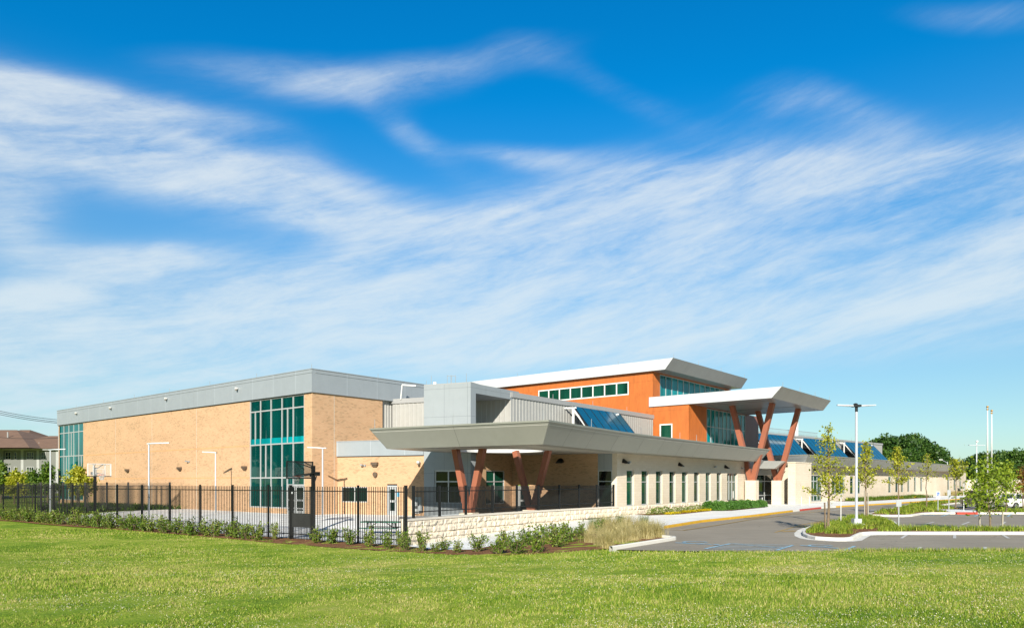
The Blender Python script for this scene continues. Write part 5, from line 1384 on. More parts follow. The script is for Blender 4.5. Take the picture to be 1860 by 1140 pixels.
# signs
def sign(px, y0, y1, Y, ybase, wd, mat, label, name='sign', symbol=False, edge=False):
    x, y = at_px(px, Y); t = empty('parking_sign', (x, y, 0), R(-6 if not edge else 78), label=label, cat='sign')
    z0_ = EYE+(HY-y1)/F_PX*Y; z1_ = EYE+(HY-y0)/F_PX*Y
    mb = MB(); mb.box(-.03, .03, -.02, .02, -.05, z1_-.02); mb.build('sign_post', 'galvanised' if not edge else 'white_paint', t)
    mb = MB(); mb.box(-wd/2, wd/2, -.035, -.021, z0_, z1_); b_ = mb.build('sign_plate', mat, t)
    if symbol:
        h = z1_-z0_; mb = MB(); yq = -.038
        mb.quad((-wd*.36, yq, z0_+h*.38), (wd*.36, yq, z0_+h*.38), (wd*.36, yq, z0_+h*.92), (-wd*.36, yq, z0_+h*.92)); mb.build('blue_panel', 'sign_blue', b_)
        mb = MB(); yq = -.041; c = (0.0, z0_+h*.56); r_ = wd*.15
        for k in range(12):
            a0, a1 = R(-210+k*20), R(-210+(k+1)*20); mb.quad((c[0]+r_*math.cos(a0), yq, c[1]+r_*math.sin(a0)), (c[0]+(r_+.02)*math.cos(a0), yq, c[1]+(r_+.02)*math.sin(a0)), (c[0]+(r_+.02)*math.cos(a1), yq, c[1]+(r_+.02)*math.sin(a1)), (c[0]+r_*math.cos(a1), yq, c[1]+r_*math.sin(a1)))
        for (a, b, c_, d_) in ((-.035, -.005, .0, .17), (-.03, .08, -.005, .025), (.06, .09, -.09, .02), (-.045, .0, .19, .235)): mb.quad((a, yq, c[1]+c_), (b, yq, c[1]+c_), (b, yq, c[1]+d_), (a, yq, c[1]+d_))
        mb.build('wheelchair_symbol', 'sign_white', b_)
    return t
sign(1632.3, 906.5, 919.5, 39.5, 953, .27, 'galvanised', 'blank grey back of a sign at the left end of the long planted strip')
sign(1703.7, 892, 905.5, 61.5, 924, .30, 'sign_white', 'white sign with a blue wheelchair symbol on the second parking island', symbol=True)
sign(1723.5, 889, 900.5, 66.0, 920, .28, 'galvanised', 'grey back of a sign right of the wheelchair sign')
sign(1750.5, 876, 889, 62.5, 924, .30, 'white_paint', 'thin pale sign post seen edge-on in front of the end of the far wing', edge=True)
sign(1527.3, 895, 905, 45.5, 948, .30, 'white_paint', 'thin white sign post between the nearest young tree and the tall lamp', edge=True)
x, y = at_px(58.5, 92); t = empty('street_sign', (x, y, 0), label='round white sign on a post beyond the fences at the left', cat='sign')
mb = MB(); zt = 2.5+6.5/1325*92; mb.tube((0, 0, 0), (0, 0, zt), .05, .05, 6); mb.build('sign_post', 'galvanised', t); mb = MB(); mb.tube((0, -.08, zt), (0, -.05, zt), .16, .16, 16); mb.box(-.28, -.02, -.08, -.06, zt-.52, zt-.24); mb.build('sign_plate', 'sign_white', t); mb = MB(); mb.box(-.06, .1, -.08, -.06, zt-1.3, zt-.95); mb.build('blue_plate', 'sign_blue', t)
# bike racks
for px, Y, lab in ((1367.5, 73.0, 'leftmost white bike rack beside the hedge end'), (1384.5, 74.0, 'white post rack in front of the entrance doors'), (1455.5, 77.8, 'white bike rack left of the wide glazed bay'), (1470, 79.8, 'white bike rack in front of the wide glazed bay')):
    x, y = at_px(px, Y); t = MB(); w_ = .28 if px != 1384.5 else .03
    pts = [(-w_, 0, 0), (-w_, 0, .78), (-w_*.6, 0, .9), (w_*.6, 0, .9), (w_, 0, .78), (w_, 0, 0)]
    t.path(pts, [.035]*6, 8); t.build('bike_rack', 'white_paint', world=Matrix.Translation((x, y, .02)) @ Matrix.Rotation(R(70), 4, 'Z'), label=lab, cat='bike rack', group='white bike racks at the entrance')

# ------------------------------------------------------------------ foliage
def leaf_mesh(name, C, S, mat, rs, up=.3, aspect=.6, extra=None):
    """C (n,3) centres, S (n,) sizes -> one small folded leaf (2 tris sharing an edge = quad) per centre"""
    n = len(C); d = rs.normal(size=(n, 3)); d /= np.linalg.norm(d, axis=1)[:, None]
    nrm = rs.normal(size=(n, 3)); nrm[:, 2] += up*2; nrm /= np.linalg.norm(nrm, axis=1)[:, None]
    a = np.cross(d, nrm); a /= np.linalg.norm(a, axis=1)[:, None]+1e-9; b = np.cross(nrm, a)
    S = np.asarray(S)[:, None]
    P = np.stack([C-a*S*.5, C-b*S*.5*aspect, C+a*S*.5, C+b*S*.5*aspect], 1).reshape(-1, 3)
    F = np.arange(n*4).reshape(n, 4)
    return np_mesh(name, P, F, mat)

def crown_points(rs, n, R_, H, z0, lobes, squash=.8):
    """leaf centres spread through overlapping lobes, with gaps"""
    cs = []
    for k in range(lobes):
        t = rs.rand(); a = rs.rand()*6.283; z = z0+H*(.12+.80*t)
        rr = R_*(1-.75*abs(t-.38)**1.2)*(.35+.55*rs.rand()); cs.append((rr*math.cos(a), rr*math.sin(a), z, R_*(.26+.24*rs.rand())))
    cs.append((0, 0, z0+H*.55, R_*.6)); cs.append((0, 0, z0+H*.82, R_*.38)); cs = np.array(cs)
    i = rs.randint(0, len(cs), n); d = rs.normal(size=(n, 3)); d /= np.linalg.norm(d, axis=1)[:, None]
    r = rs.rand(n)**.38
    P = cs[i, :3]+d*(cs[i, 3]*r)[:, None]*np.array([1, 1, squash])
    return P

def big_tree(name, seed, R_, H, trunk_h, n, leaf, mat, lobes=26):
    rs = np.random.RandomState(seed); P = crown_points(rs, n, R_, H, trunk_h, lobes)
    crown = leaf_mesh(name+'_crown', P, leaf*(.6+.8*rs.rand(n)), mat, rs, .25, .8)
    mb = MB(); mb.path([(0, 0, -.3), (.1, 0, trunk_h*.6), (0, .1, trunk_h+H*.5)], [R_*.09, R_*.07, R_*.03], 9)
    for k in range(7):
        a = k*.9; mb.path([(0, 0, trunk_h*.8+k*.25), (math.cos(a)*R_*.35, math.sin(a)*R_*.35, trunk_h+H*.30), (math.cos(a)*R_*.65, math.sin(a)*R_*.65, trunk_h+H*.5)], [R_*.035, R_*.022, R_*.01], 6)
    return crown, mb.mesh(name+'_trunk', 'dark_bark')
OAKS = [big_tree('oak', 20+k, 7.0, 11.5, 2.5, 16000, .62, 'oak_leaf', 34) for k in range(3)]
def place_tree(pair, x, y, z, s, rz, label, cat='tree', group=None, name='tree', sz=None):
    t = empty(name, (x, y, z), rz, label=label, cat=cat, group=group); t.scale = (s, s, sz or s)
    c = bpy.data.objects.new('crown', pair[0]); col.objects.link(c); c.parent = t
    k = bpy.data.objects.new('trunk', pair[1]); col.objects.link(k); k.parent = t
    return t
# dark woods beyond the far wing
gr = 'dark green trees beyond the school'
ORD = 'first second third fourth fifth sixth seventh eighth ninth tenth eleventh twelfth thirteenth fourteenth fifteenth sixteenth seventeenth eighteenth nineteenth twentieth'.split()
ORD += ['twenty-'+v for v in ORD[:9]]+['thirtieth']+['thirty-'+v for v in ORD[:9]]+['fortieth']+['forty-'+v for v in ORD[:9]]
SIL = [(1588, 806, 205), (1612, 798, 200), (1640, 795, 210), (1667, 806, 205), (1688, 818, 212), (1706, 830, 220), (1722, 839, 235), (1740, 846, 240), (1758, 846, 230), (1776, 832, 215), (1795, 826, 205), (1822, 834, 210), (1835, 826, 190), (1856, 822, 185), (1884, 826, 185), (1915, 830, 185), (1950, 834, 190), (1600, 822, 180), (1648, 822, 185), (1690, 842, 190), (1772, 850, 180), (1808, 848, 175), (1862, 850, 165), (1745, 858, 185), (1722, 856, 190), (1560, 822, 215)]
for k, (px, py, Y) in enumerate(SIL):
    x, y = at_px(px, Y); H = 2.5+(875-py)/1325*Y+.6; s = H/14.0
    place_tree(OAKS[k % 3], x, y, 0, max(s, .62) if py > 845 else s, rnd.random()*6.28, 'dark leafy tree, %s from the left in the wood beyond the far wing' % ORD[sorted(SIL).index((px, py, Y))], group=gr, name='oak_tree', sz=s)
# unseen-side trees that the glazing mirrors
for k, (x, y, s) in enumerate(((-92, 48, 1.1), (-98, 66, 1.25), (-88, 84, 1.0), (-104, 30, 1.2), (124, 122, 1.2), (122, 102, 1.3), (124, 82, 1.2), (128, 142, 1.1), (126, 62, 1.3))):
    place_tree(OAKS[k % 3], x, y, 0, s*(1.5 if k < 4 else .9), k*1.3, '%s big dark tree %s' % (ORD[k if k < 4 else k-4], 'left of the school grounds, counted from the front' if k < 4 else 'right of the parking lot'), group='big trees beside the school grounds', name='oak_tree')

def young_tree(name, seed, H, R_, trunk, n, leaf, mat, sparse=.5, base_h=None):
    """slender street tree: leader, many rising limbs, leaves strung along the twigs"""
    rs = np.random.RandomState(seed); mb = MB(); base_h = base_h or H*.30; P = []
    lead = [(0, 0, -.1)]; x = y = 0
    for k in range(1, 9): x += rs.normal()*.03*H/5; y += rs.normal()*.03*H/5; lead.append((x, y, H*k/8))
    mb.path(lead, [trunk*(1-.11*k) for k in range(9)], 8)
    nb = 30
    for k in range(nb):
        t = (k+rs.rand())/nb; z = base_h+(H*.97-base_h)*t; j = min(7, int(z/H*8)); f = z/H*8-j
        bx = lead[j][0]*(1-f)+lead[j+1][0]*f; by = lead[j][1]*(1-f)+lead[j+1][1]*f
        L = R_*(1.12-.92*t**1.1)*(.55+.6*rs.rand()); a = k*2.4+rs.rand(); el_ = R(8+38*t+rs.rand()*18)
        pts = [(bx, by, z)]; p = Vector((bx, by, z)); d = Vector((math.cos(a)*math.cos(el_), math.sin(a)*math.cos(el_), math.sin(el_)))
        for s_ in range(4):
            d = (d+Vector((rs.normal()*.16, rs.normal()*.16, .07+rs.normal()*.08))).normalized(); p = p+d*L/4; pts.append(tuple(p))
        mb.path(pts, [trunk*.26, trunk*.2, trunk*.15, trunk*.1, trunk*.05], 5)
        m_ = int(n/nb*(.6+.8*rs.rand())*(L/R_*1.3+.2))
        for _ in range(m_):
            u = (.15+.85*rs.rand()**.8)*4; i = min(3, int(u)); g = u-i
            q = np.array(pts[i])*(1-g)+np.array(pts[i+1])*g; sp = .05+.16*rs.rand()
            P.append(q+rs.normal(size=3)*np.array([sp, sp, sp*.8])*R_*sparse*1.2)
    P = np.array(P)
    return leaf_mesh(name+'_crown', P, leaf*(.6+.8*rs.rand(len(P))), mat, rs, .2, .65), mb.mesh(name+'_trunk', 'bark')
yg = 'young trees with yellow-green leaves on the parking islands'
def ytree(px, ybase, Y, ytop, R_, n, mat, seed, label, z=0.0, leaf=.16, trunk=.07, sparse=.5, base=None, name='young_tree', group=yg):
    x, y = at_px(px, Y); H = 2.5+(875-ytop)/1325*Y-z
    pr_ = young_tree(name, seed, H, R_, trunk, n, leaf, mat, sparse, base)
    t = empty(name, (x, y, z), label=label, cat='tree', group=group)
    o = link('crown', pr_[0], t, local=Matrix()); link('trunk', pr_[1], t, local=Matrix()); return t
t1 = ytree(1503, 962, 38.2, 779, 1.5, 1900, 'young_leaf', 3, 'nearest yellow-green young tree at the tip of the parking island', leaf=.12, trunk=.075, base=1.45, sparse=.62)
ytree(1573.5, 940, 52.5, 800, 1.35, 1500, 'young_leaf', 4, 'yellow-green young tree just right of the tall parking lamp', leaf=.15, trunk=.075, base=1.9, sparse=.6)
ytree(1630, 921, 60.0, 812, 1.35, 1100, 'young_leaf', 5, 'young tree behind the blank sign back on the strip', leaf=.16, trunk=.07, base=2.2, sparse=.6)
ytree(1683.5, 916, 70, 825, 1.35, 480, 'young_leaf', 6, 'sparse, thinly leafed young tree left of the wheelchair sign', leaf=.15, trunk=.06, base=2.6, sparse=.7)
ytree(1735.5, 915, 74, 833, 1.6, 1200, 'young_leaf', 7, 'young tree in front of the end windows of the far wing', leaf=.17, trunk=.065, base=2.6, sparse=.6)
ytree(1799, 956, 38.0, 838, 1.6, 2000, 'green_young_leaf', 8, 'full bright green young tree between two pale stakes in front of the flagpoles', leaf=.15, trunk=.05, base=.75, sparse=1.1)
ytree(1828, 925, 60, 842, 1.5, 1100, 'green_young_leaf', 9, 'bright green young tree right of the flagpoles', leaf=.20, trunk=.06, base=1.6, sparse=.8)
ytree(1858, 925, 66, 850, 1.3, 900, 'rust_leaf', 10, 'reddish young tree at the right edge near the white car', leaf=.20, trunk=.06, base=1.2, sparse=.8)
ytree(1790, 925, 72, 856, 1.5, 1400, 'green_young_leaf', 12, 'small green young tree behind the flagpoles', leaf=.2, trunk=.06, base=1.4, sparse=.8)
ytree(143, 922, 66.5, 850, 1.75, 2400, 'young_leaf', 11, 'yellow-green young tree in front of the far teal glazing', leaf=.22, trunk=.07, base=1.1, sparse=.7, name='young_tree', group='young trees left of the gymnasium')
for px, Y, yt, R_, mt, lab in ((2, 88, 840, 1.3, 'mid_leaf', 'green tree at the left edge before the apartment block'), (26, 84, 858, 1.3, 'young_leaf', 'low yellow-green tree before the apartment block'), (60, 90, 858, 1.4, 'mid_leaf', 'middle low green tree before the apartment block'), (86, 86, 843, 1.3, 'mid_leaf', 'pointed green tree right of the round sign'), (44, 96, 862, 1.3, 'young_leaf', 'small tree behind the round white sign'), (-30, 84, 845, 2.6, 'mid_leaf', 'tree beyond the left edge')):
    if px < -10: continue
    ytree(px, 900, Y, yt, R_, 2400, mt, int(px)+40, lab, leaf=.30, trunk=.09, base=1.0, sparse=1.0, group='young trees left of the gymnasium')
# stakes
for px, Y, h, lab in ((1499, 37.6, 1.45, 'dark stake left of the nearest young tree'), (1505.5, 38.6, 1.5, 'pale stake right of the nearest young tree'), (1570, 52.2, 1.9, 'left stake of the tree beside the tall lamp'), (1577, 52.4, 1.75, 'right stake of the tree beside the tall lamp'), (1779.8, 38.6, 1.1, 'left pale stake of the bright green tree'), (1820.5, 38.8, 1.1, 'right pale stake of the bright green tree')):
    x, y = at_px(px, Y); mb = MB(); mb.beam((0, 0, -.1), (.03*(-1)**int(px), 0, h), .06, .06, (1, 0, 0)); mb.build('tree_stake', 'bark' if 'dark' in lab else 'stake_wood', world=Matrix.Translation((x, y, 0)), label=lab, cat='stake')

# shrubs along the fence
def shrub_mesh(seed, H, R_, n, leaf, mat):
    rs = np.random.RandomState(seed); P = []; mb = MB()
    for k in range(17):
        a = rs.rand()*6.283; L = H*(.45+.55*rs.rand()); sp = R_*(.25+.75*rs.rand()); 
        p0 = np.array([math.cos(a)*R_*.12, math.sin(a)*R_*.12, 0]); p1 = np.array([math.cos(a)*sp, math.sin(a)*sp, L*(.92 if sp < R_*.6 else .72)])
        mid_p = (p0+p1)/2+np.array([0, 0, -.02])+rs.normal(size=3)*.03
        mb.path([tuple(p0), tuple(mid_p), tuple(p1)], [.014, .010, .005], 4)
        m_ = n//17
        u = rs.rand(m_)**.75; q = p0[None]*(1-u)[:, None]+p1[None]*u[:, None]
        P.append(q+rs.normal(size=(m_, 3))*(.045+.05*R_)*np.array([1, 1, .8]))
    P = np.concatenate(P); P = P[P[:, 2] > .02]
    return leaf_mesh('shrub_leaves', P, leaf*(.6+.8*rs.rand(len(P))), mat, rs, .5, .55), mb.mesh('shrub_stem', 'bark')
SH = [shrub_mesh(60+k, 1.0, .48, 520, .105, 'shrub_leaf') for k in range(6)]
def shrub(x, y, z, s, sz, lab, grp, k, name='shrub'):
    t = empty(name, (x, y, z), rnd.random()*6.28, label=lab, cat='shrub', group=grp); t.scale = (s, s, sz)
    for nm, me in (('leaves', SH[k % 6][0]), ('stem', SH[k % 6][1])):
        c = bpy.data.objects.new(nm, me); col.objects.link(c); c.parent = t
    return t
gsh = 'leafy green shrubs in a row in front of the tall black fence'
px = 4.0; k = 0
while px < 500:
    yb = 941+(px/500.)*40+2; x, y = G(px, yb); s = (.80+.35*rnd.random()); 
    if px < 478 or px > 492:
        shrub(x+rnd.uniform(-.1, .1), y+rnd.uniform(-.15, .15), n1_(x, y), s*1.06, s*(1.08+.34*rnd.random()), '%s leafy shrub from the left in the row before the tall black fence' % ORD[k], gsh, k)
    px += 8.6+11.5*(px/500.)+rnd.uniform(-2, 3); k += 1
singles = [(500, 979.5, .62, 1.25, 'slim tall shrub standing alone left of the fence gate'), (576, 986, .95, 1.0, 'first dense shrub right of the fence gate'), (603, 986.5, 1.0, 1.15, 'wide shrub right of the gate, second along the fence'), (637, 989, .95, 1.1, 'third shrub right of the fence gate'), (669, 993, .9, 1.2, 'leggy shrub in front of the left end of the picnic table'), (703, 996, .8, 1.0, 'shrub in front of the middle of the picnic table'), (727, 995, .62, 1.1, 'slim shrub at the right end of the picnic table'), (737, 999, .72, 1.1, 'shrub at the fence corner post'),
           (767, 1001, .78, 1.35, 'tall narrow shrub at the left end of the retaining wall'), (790, 1002, .62, .55, 'low shrub in front of the retaining wall, first right of the tall narrow one'), (807, 999, .80, .72, 'low spreading shrub by the start of the walkway'), (831, 1004, .66, .66, 'small round bright shrub beside the walkway'), (866, 1002, .92, 1.0, 'shrub alone between the small round one and the shrub cluster'),
           (905, 1006, .95, 1.05, 'leftmost shrub of the cluster below the walkway'), (922, 996, .90, 1.15, 'shrub behind the left part of the cluster'), (937, 1006, .95, .95, 'second front shrub of the cluster below the walkway'), (957, 990, .95, 1.15, 'back shrub of the cluster near the walkway'), (975, 1003, 1.05, 1.35, 'largest front shrub of the cluster with a pale stem'), (995, 982, .85, 1.1, 'back shrub right of the largest one'), (1012, 993, 1.05, 1.15, 'shrub with a pale stem right of the largest one'), (1018, 979, .95, 1.2, 'tall back shrub near the middle of the bed'), (1036, 984, 1.05, 1.1, 'shrub next to the tan grasses, front'), (1052, 976, .9, 1.0, 'shrub at the left edge of the tan grasses'), (1090, 972, .8, 1.0, 'green shrub among the tan grasses')]
for k, (px, py, s, sz, lab) in enumerate(singles):
    x, y = G(px, py); shrub(x, y, n1_(x, y), s*1.0, sz*1.0, lab, 'single shrubs right of the fence gate', k+2)

# mounded hedge and small plants by the limestone wall
def mound_mesh(seed, n, leaf, mat):
    rs = np.random.RandomState(seed); d = rs.normal(size=(n, 3)); d[:, 2] = np.abs(d[:, 2]); d /= np.linalg.norm(d, axis=1)[:, None]
    r = (.80+.2*rs.rand(n))*(1+.10*np.sin(d[:, 0]*7+seed)*np.cos(d[:, 1]*6))
    P = d*r[:, None]*np.array([.75, .75, .62]); P[:, 2] += .05
    return leaf_mesh('mound', P, leaf*(.6+.8*rs.rand(n)), mat, rs, .4, .4)
MO = [mound_mesh(k, 2600, .10, 'hedge_leaf') for k in range(3)]
k = 0
for row, (ua, ub, out_) in enumerate(((13.9, 25.2, 2.35), (14.6, 25.4, 1.25))):
    u = ua; HK = k
    while u < ub:
        x, y, _ = fl.at(u, out_+rnd.uniform(-.12, .12)); o = link('hedge_shrub', MO[k % 3], None, Matrix.Translation((x, y, .03)) @ Matrix.Rotation(rnd.random()*6.28, 4, 'Z') @ Matrix.Diagonal((1.0*rnd.uniform(.85, 1.1), 1.0*rnd.uniform(.85, 1.1), rnd.uniform(.95, 1.25), 1)), label='%s rounded shrub from the left in the %s row of the limestone wall hedge' % (ORD[k-(HK if row else 0)], 'back' if row else 'front'), cat='shrub', group='rounded shrubs of the hedge by the limestone wall'); u += 1.02; k += 1
SM = [mound_mesh(k+8, 420, .13, 'shrub_leaf') for k in range(2)]
u = 3.4; k = 0
while u < 14.2:
    x, y, _ = fl.at(u, 1.15); s = rnd.uniform(.5, .78); link('low_shrub', SM[k % 2], None, Matrix.Translation((x, y, .03)) @ Matrix.Diagonal((s, s, s*1.1, 1)), label='%s small dark shrub from the left at the foot of the limestone wall' % ORD[k], cat='shrub', group='small dark shrubs at the foot of the limestone wall'); u += rnd.uniform(.9, 1.3); k += 1
def scatter(poly, n, seed, level=None, h=.1, edge=.15):
    rs = np.random.RandomState(seed); P = np.array(poly); lo = P.min(0); hi = P.max(0); out_ = []
    while len(out_) < n:
        q = lo+(hi-lo)*rs.rand(4000, 2); q = q[sdist(q[:, 0], q[:, 1], poly) > edge]; out_ += q.tolist()
        if len(out_) == 0: break
    out_ = np.array(out_[:n]); z = np.full(len(out_), level) if level is not None else natural(out_[:, 0], out_[:, 1])
    return np.column_stack([out_, z]), rs
def ground_flowers(poly, n, seed, level, mat, leaf, hh, nm):
    P, rs = scatter(poly, n, seed, level, edge=.05); P[:, 2] += rs.rand(n)*hh; link(nm, leaf_mesh(nm, P, leaf*(.6+.8*rs.rand(n)), mat, rs, 1.0, .7), kind='stuff')
for a, b, o0, o1, n in ((3.6, 5.8, 1.9, 2.6, 500), (7.4, 13.3, 1.55, 2.1, 1500)):
    ground_flowers([fl.at(a, o0)[:2], fl.at(a, o1)[:2], fl.at(b, o1)[:2], fl.at(b, o0)[:2]], n, int(a), .05, 'yellow_flower', .09, .16, 'yellow_flowers')
for a, b in ((28, 36), (40, 49)):
    ground_flowers([fw.at(a, 1.5)[:2], fw.at(a, 2.6)[:2], fw.at(b, 2.6)[:2], fw.at(b, 1.5)[:2]], 700, int(a), .05, 'yellow_flower', .18, .25, 'yellow_flowers')

# tufts of strap leaves / grasses
def blades(name, base, n_per, H, spread, w_, mat, rs, lean=.6, seg=3):
    """curved tapering blades rising from base points (n,3)"""
    n = len(base)*n_per; B = np.repeat(base, n_per, 0)
    B = B+np.column_stack([rs.normal(size=n)*spread*.25, rs.normal(size=n)*spread*.25, np.zeros(n)])
    a = rs.rand(n)*6.283; h = H*(.55+.6*rs.rand(n)); ln = lean*(.3+.9*rs.rand(n)); wd = w_*(.7+.6*rs.rand(n))
    dx_, dy_ = np.cos(a), np.sin(a); px_, py_ = -dy_, dx_; V = []
    for k in range(seg+1):
        t = k/seg; r = ln*h*t**1.8; z = h*(t-.32*ln*t*t*t); ww = wd*(1-t*.92)*.5
        c = B+np.column_stack([dx_*r, dy_*r, z])
        V += [c-np.column_stack([px_*ww, py_*ww, np.zeros(n)]), c+np.column_stack([px_*ww, py_*ww, np.zeros(n)])]
    V = np.stack(V, 1).reshape(-1, 3); m_ = 2*(seg+1); F = []
    for k in range(seg):
        o = np.arange(n)*m_+2*k; F.append(np.column_stack([o, o+1, o+3, o+2]))
    return np_mesh(name, V, np.concatenate(F), mat)
for nm, poly, n, sd_ in (('ground_cover', ip1, 1500, 1), ('ground_cover', ip2, 1700, 2)):
    P, rs = scatter(poly, int(n*.62), sd_, RZ+.13, edge=.22)
    nz_ = np.sin(P[:, 0]*1.7+np.sin(P[:, 1]*1.1)*2)+np.cos(P[:, 1]*1.3+P[:, 0]*.6)
    if sd_ == 1: P = P[(P[:, 1] > 35.4) & ((nz_ > -.75) | (P[:, 0] > 21)) & ~((P[:, 0] > 17.0) & (P[:, 0] < 18.6) & (P[:, 1] < 37.6))]
    else: P = P[(nz_ > -.45) & ~((P[:, 0] > 36.0+(P[:, 1]-60)*.35) & (P[:, 0] < 38.6+(P[:, 1]-60)*.6) & (P[:, 1] < 67))]
    link(nm, blades(nm, P, 24 if sd_ == 1 else 16, .33, .40, .03 if sd_ == 1 else .05, 'lily_leaf', rs, 1.0), kind='stuff')
P, rs = scatter([fw.at(13, .6)[:2], fw.at(13.3, 2.9)[:2], fw.at(49, 3.3)[:2], fw.at(49, .6)[:2]], 260, 5, .04)
link('ground_cover', blades('ground_cover', P, 16, .6, .5, .06, 'mid_leaf', rs, .8), kind='stuff')
P, rs = scatter([fw.at(67, .6)[:2], fw.at(67, 2.6)[:2], fw.at(85, 3)[:2], fw.at(85, .6)[:2]], 150, 6, .04)
link('ground_cover', blades('ground_cover', P, 16, .9, .6, .07, 'tan_grass', rs, .8), kind='stuff')
# tan ornamental grasses
TG = []
for k in range(3):
    rs = np.random.RandomState(90+k)
    TG.append(blades('tan_grass_clump', np.zeros((1, 3)), 420, .98, .55, .012, 'tan_grass', rs, .75, 4))
GG = blades('green_grass_clump', np.zeros((1, 3)), 300, .85, .45, .014, 'mid_leaf', np.random.RandomState(99), .55, 4)
spots = [(1070, 985), (1076, 969), (1088, 990), (1092, 976), (1098, 964), (1106, 987), (1110, 972), (1117, 960), (1122, 983), (1128, 970), (1136, 979), (1140, 962), (1146, 973), (1152, 981), (1158, 965), (1165, 974), (1172, 968), (1176, 978), (1184, 974), (1196, 975), (1190, 968), (1132, 987), (1103, 995)]
for k, (px, py) in enumerate(spots):
    x, y = G(px, py); s = rnd.uniform(.62, 1.18)
    link('ornamental_grass', TG[k % 3], None, Matrix.Translation((x, y, n1_(x, y))) @ Matrix.Rotation(rnd.random()*6, 4, 'Z') @ Matrix.Diagonal((s, s, s, 1)), label='%s tan feathery grass clump from the left in the bed by the bay' % ORD[sorted(spots).index((px, py))], cat='grass', group='tan feathery grass clumps in the bed')
for px, py in ((1126, 951), (1170, 953), (1078, 958), (1100, 955)):
    x, y = G(px, py+4); link('ornamental_grass', GG, None, Matrix.Translation((x, y, n1_(x, y))), label='%s greener upright grass clump from the left behind the tan grasses' % ORD[{1078: 0, 1100: 1, 1126: 2, 1170: 3}[px]], cat='grass', group='greener grass clumps behind the tan ones')
# weeds in the mulch and turf tufts
P, rs = scatter(bed, 1500, 31, None, edge=.1); keep = (np.sin(P[:, 0]*.9)+np.cos(P[:, 1]*.7+P[:, 0]*.5) > .55); P = P[keep]; P[:, 2] += .02
link('weeds', blades('weeds', P, 7, .16, .3, .018, 'blade_green', rs, .9, 2), kind='stuff')

# lawn: blades thinning out with distance from the lens, plus clover heads
rs = np.random.RandomState(77); n = 430000
Y = 9.6+(rs.rand(n)**1.45)*38; X = (rs.rand(n)-.5)*2*(.74*Y+1.0)
ok = (sdist(X, Y, ROAD) < .12) & (sdist(X, Y, bed) < .05) & (sdist(X, Y, court) < 0)
X, Y = X[ok], Y[ok]; Z = ground(X, Y)
P = np.column_stack([X, Y, Z-.01])
m1 = np.sin(X*.37+1.3*np.sin(Y*.23))+np.sin(Y*.51+X*.11)
hgt = .045+.012*m1
def tri_blades(name, P, h, w_, mat, rs):
    n = len(P); a = rs.rand(n)*6.283; ln = .5*rs.rand(n); wd = w_*(.6+.8*rs.rand(n)); hh = h*(.5+rs.rand(n))
    px_, py_ = np.cos(a), np.sin(a); l = np.column_stack([px_*wd, py_*wd, np.zeros(n)])
    tip = P+np.column_stack([-py_*ln*hh+rs.normal(size=n)*.02, px_*ln*hh+rs.normal(size=n)*.02, hh])
    V = np.stack([P-l, P+l, tip], 1).reshape(-1, 3); F = np.arange(n*3).reshape(n, 3); return np_mesh(name, V, F, mat)
wscale = .0045+.00036*Y
link('lawn_grass', tri_blades('lawn_grass', P, np.clip(hgt, .03, .1), wscale, 'lawn_blade', rs), kind='stuff')
n = 44000; Y = 9.6+(rs.rand(n)**1.5)*24; X = (rs.rand(n)-.5)*2*(.74*Y+1.0)
cl = np.sin(X*.8+np.sin(Y*1.1)*1.5)+np.sin(Y*.9-X*.35)+rs.normal(size=n)*.6+.06*X
ok = (sdist(X, Y, ROAD) < -.15) & (sdist(X, Y, bed) < -.2) & (sdist(X, Y, court) < 0) & (cl > .15)
X, Y = X[ok], Y[ok]; Z = ground(X, Y); C = np.column_stack([X, Y, Z+.055+.03*rs.rand(len(X))])
link('clover_flowers', leaf_mesh('clover_flowers', C, (.011+.0006*Y)*(.6+.6*rs.rand(len(X))), 'clover', rs, 1.0, .9), kind='stuff')
# rough edge of longer grass along the far rim of the lawn
t = rs.rand(16000); e0, e1 = np.array([4.4, 31.6]), np.array([13.2, 27.4]); e2 = np.array([30., 26.9])
Q = np.where((t < .35)[:, None], e0+(e1-e0)*(t/.35)[:, None], e1+(e2-e1)*((t-.35)/.65)[:, None]); Q[:, 1] += -rs.rand(len(t))*.7+.25
ok = sdist(Q[:, 0], Q[:, 1], ROAD) < .25; Q = Q[ok]
link('lawn_grass', tri_blades('lawn_edge', np.column_stack([Q, ground(Q[:, 0], Q[:, 1])-.02]), .13, np.full(len(Q), .010), 'lawn_blade', rs), kind='stuff')
# planting between the inner fence and the brick wall
P, rs = scatter([(-30.5, 66.3), (-30.2, 67.2), (-44.0, 76.5), (-47, 72), (-41, 63.0)], 900, 41, .0, edge=.3)
P = P[(P[:, 1] > 62)]
link('ground_cover', blades('ground_cover', P, 16, .55, .5, .05, 'mid_leaf', rs, .7), kind='stuff')

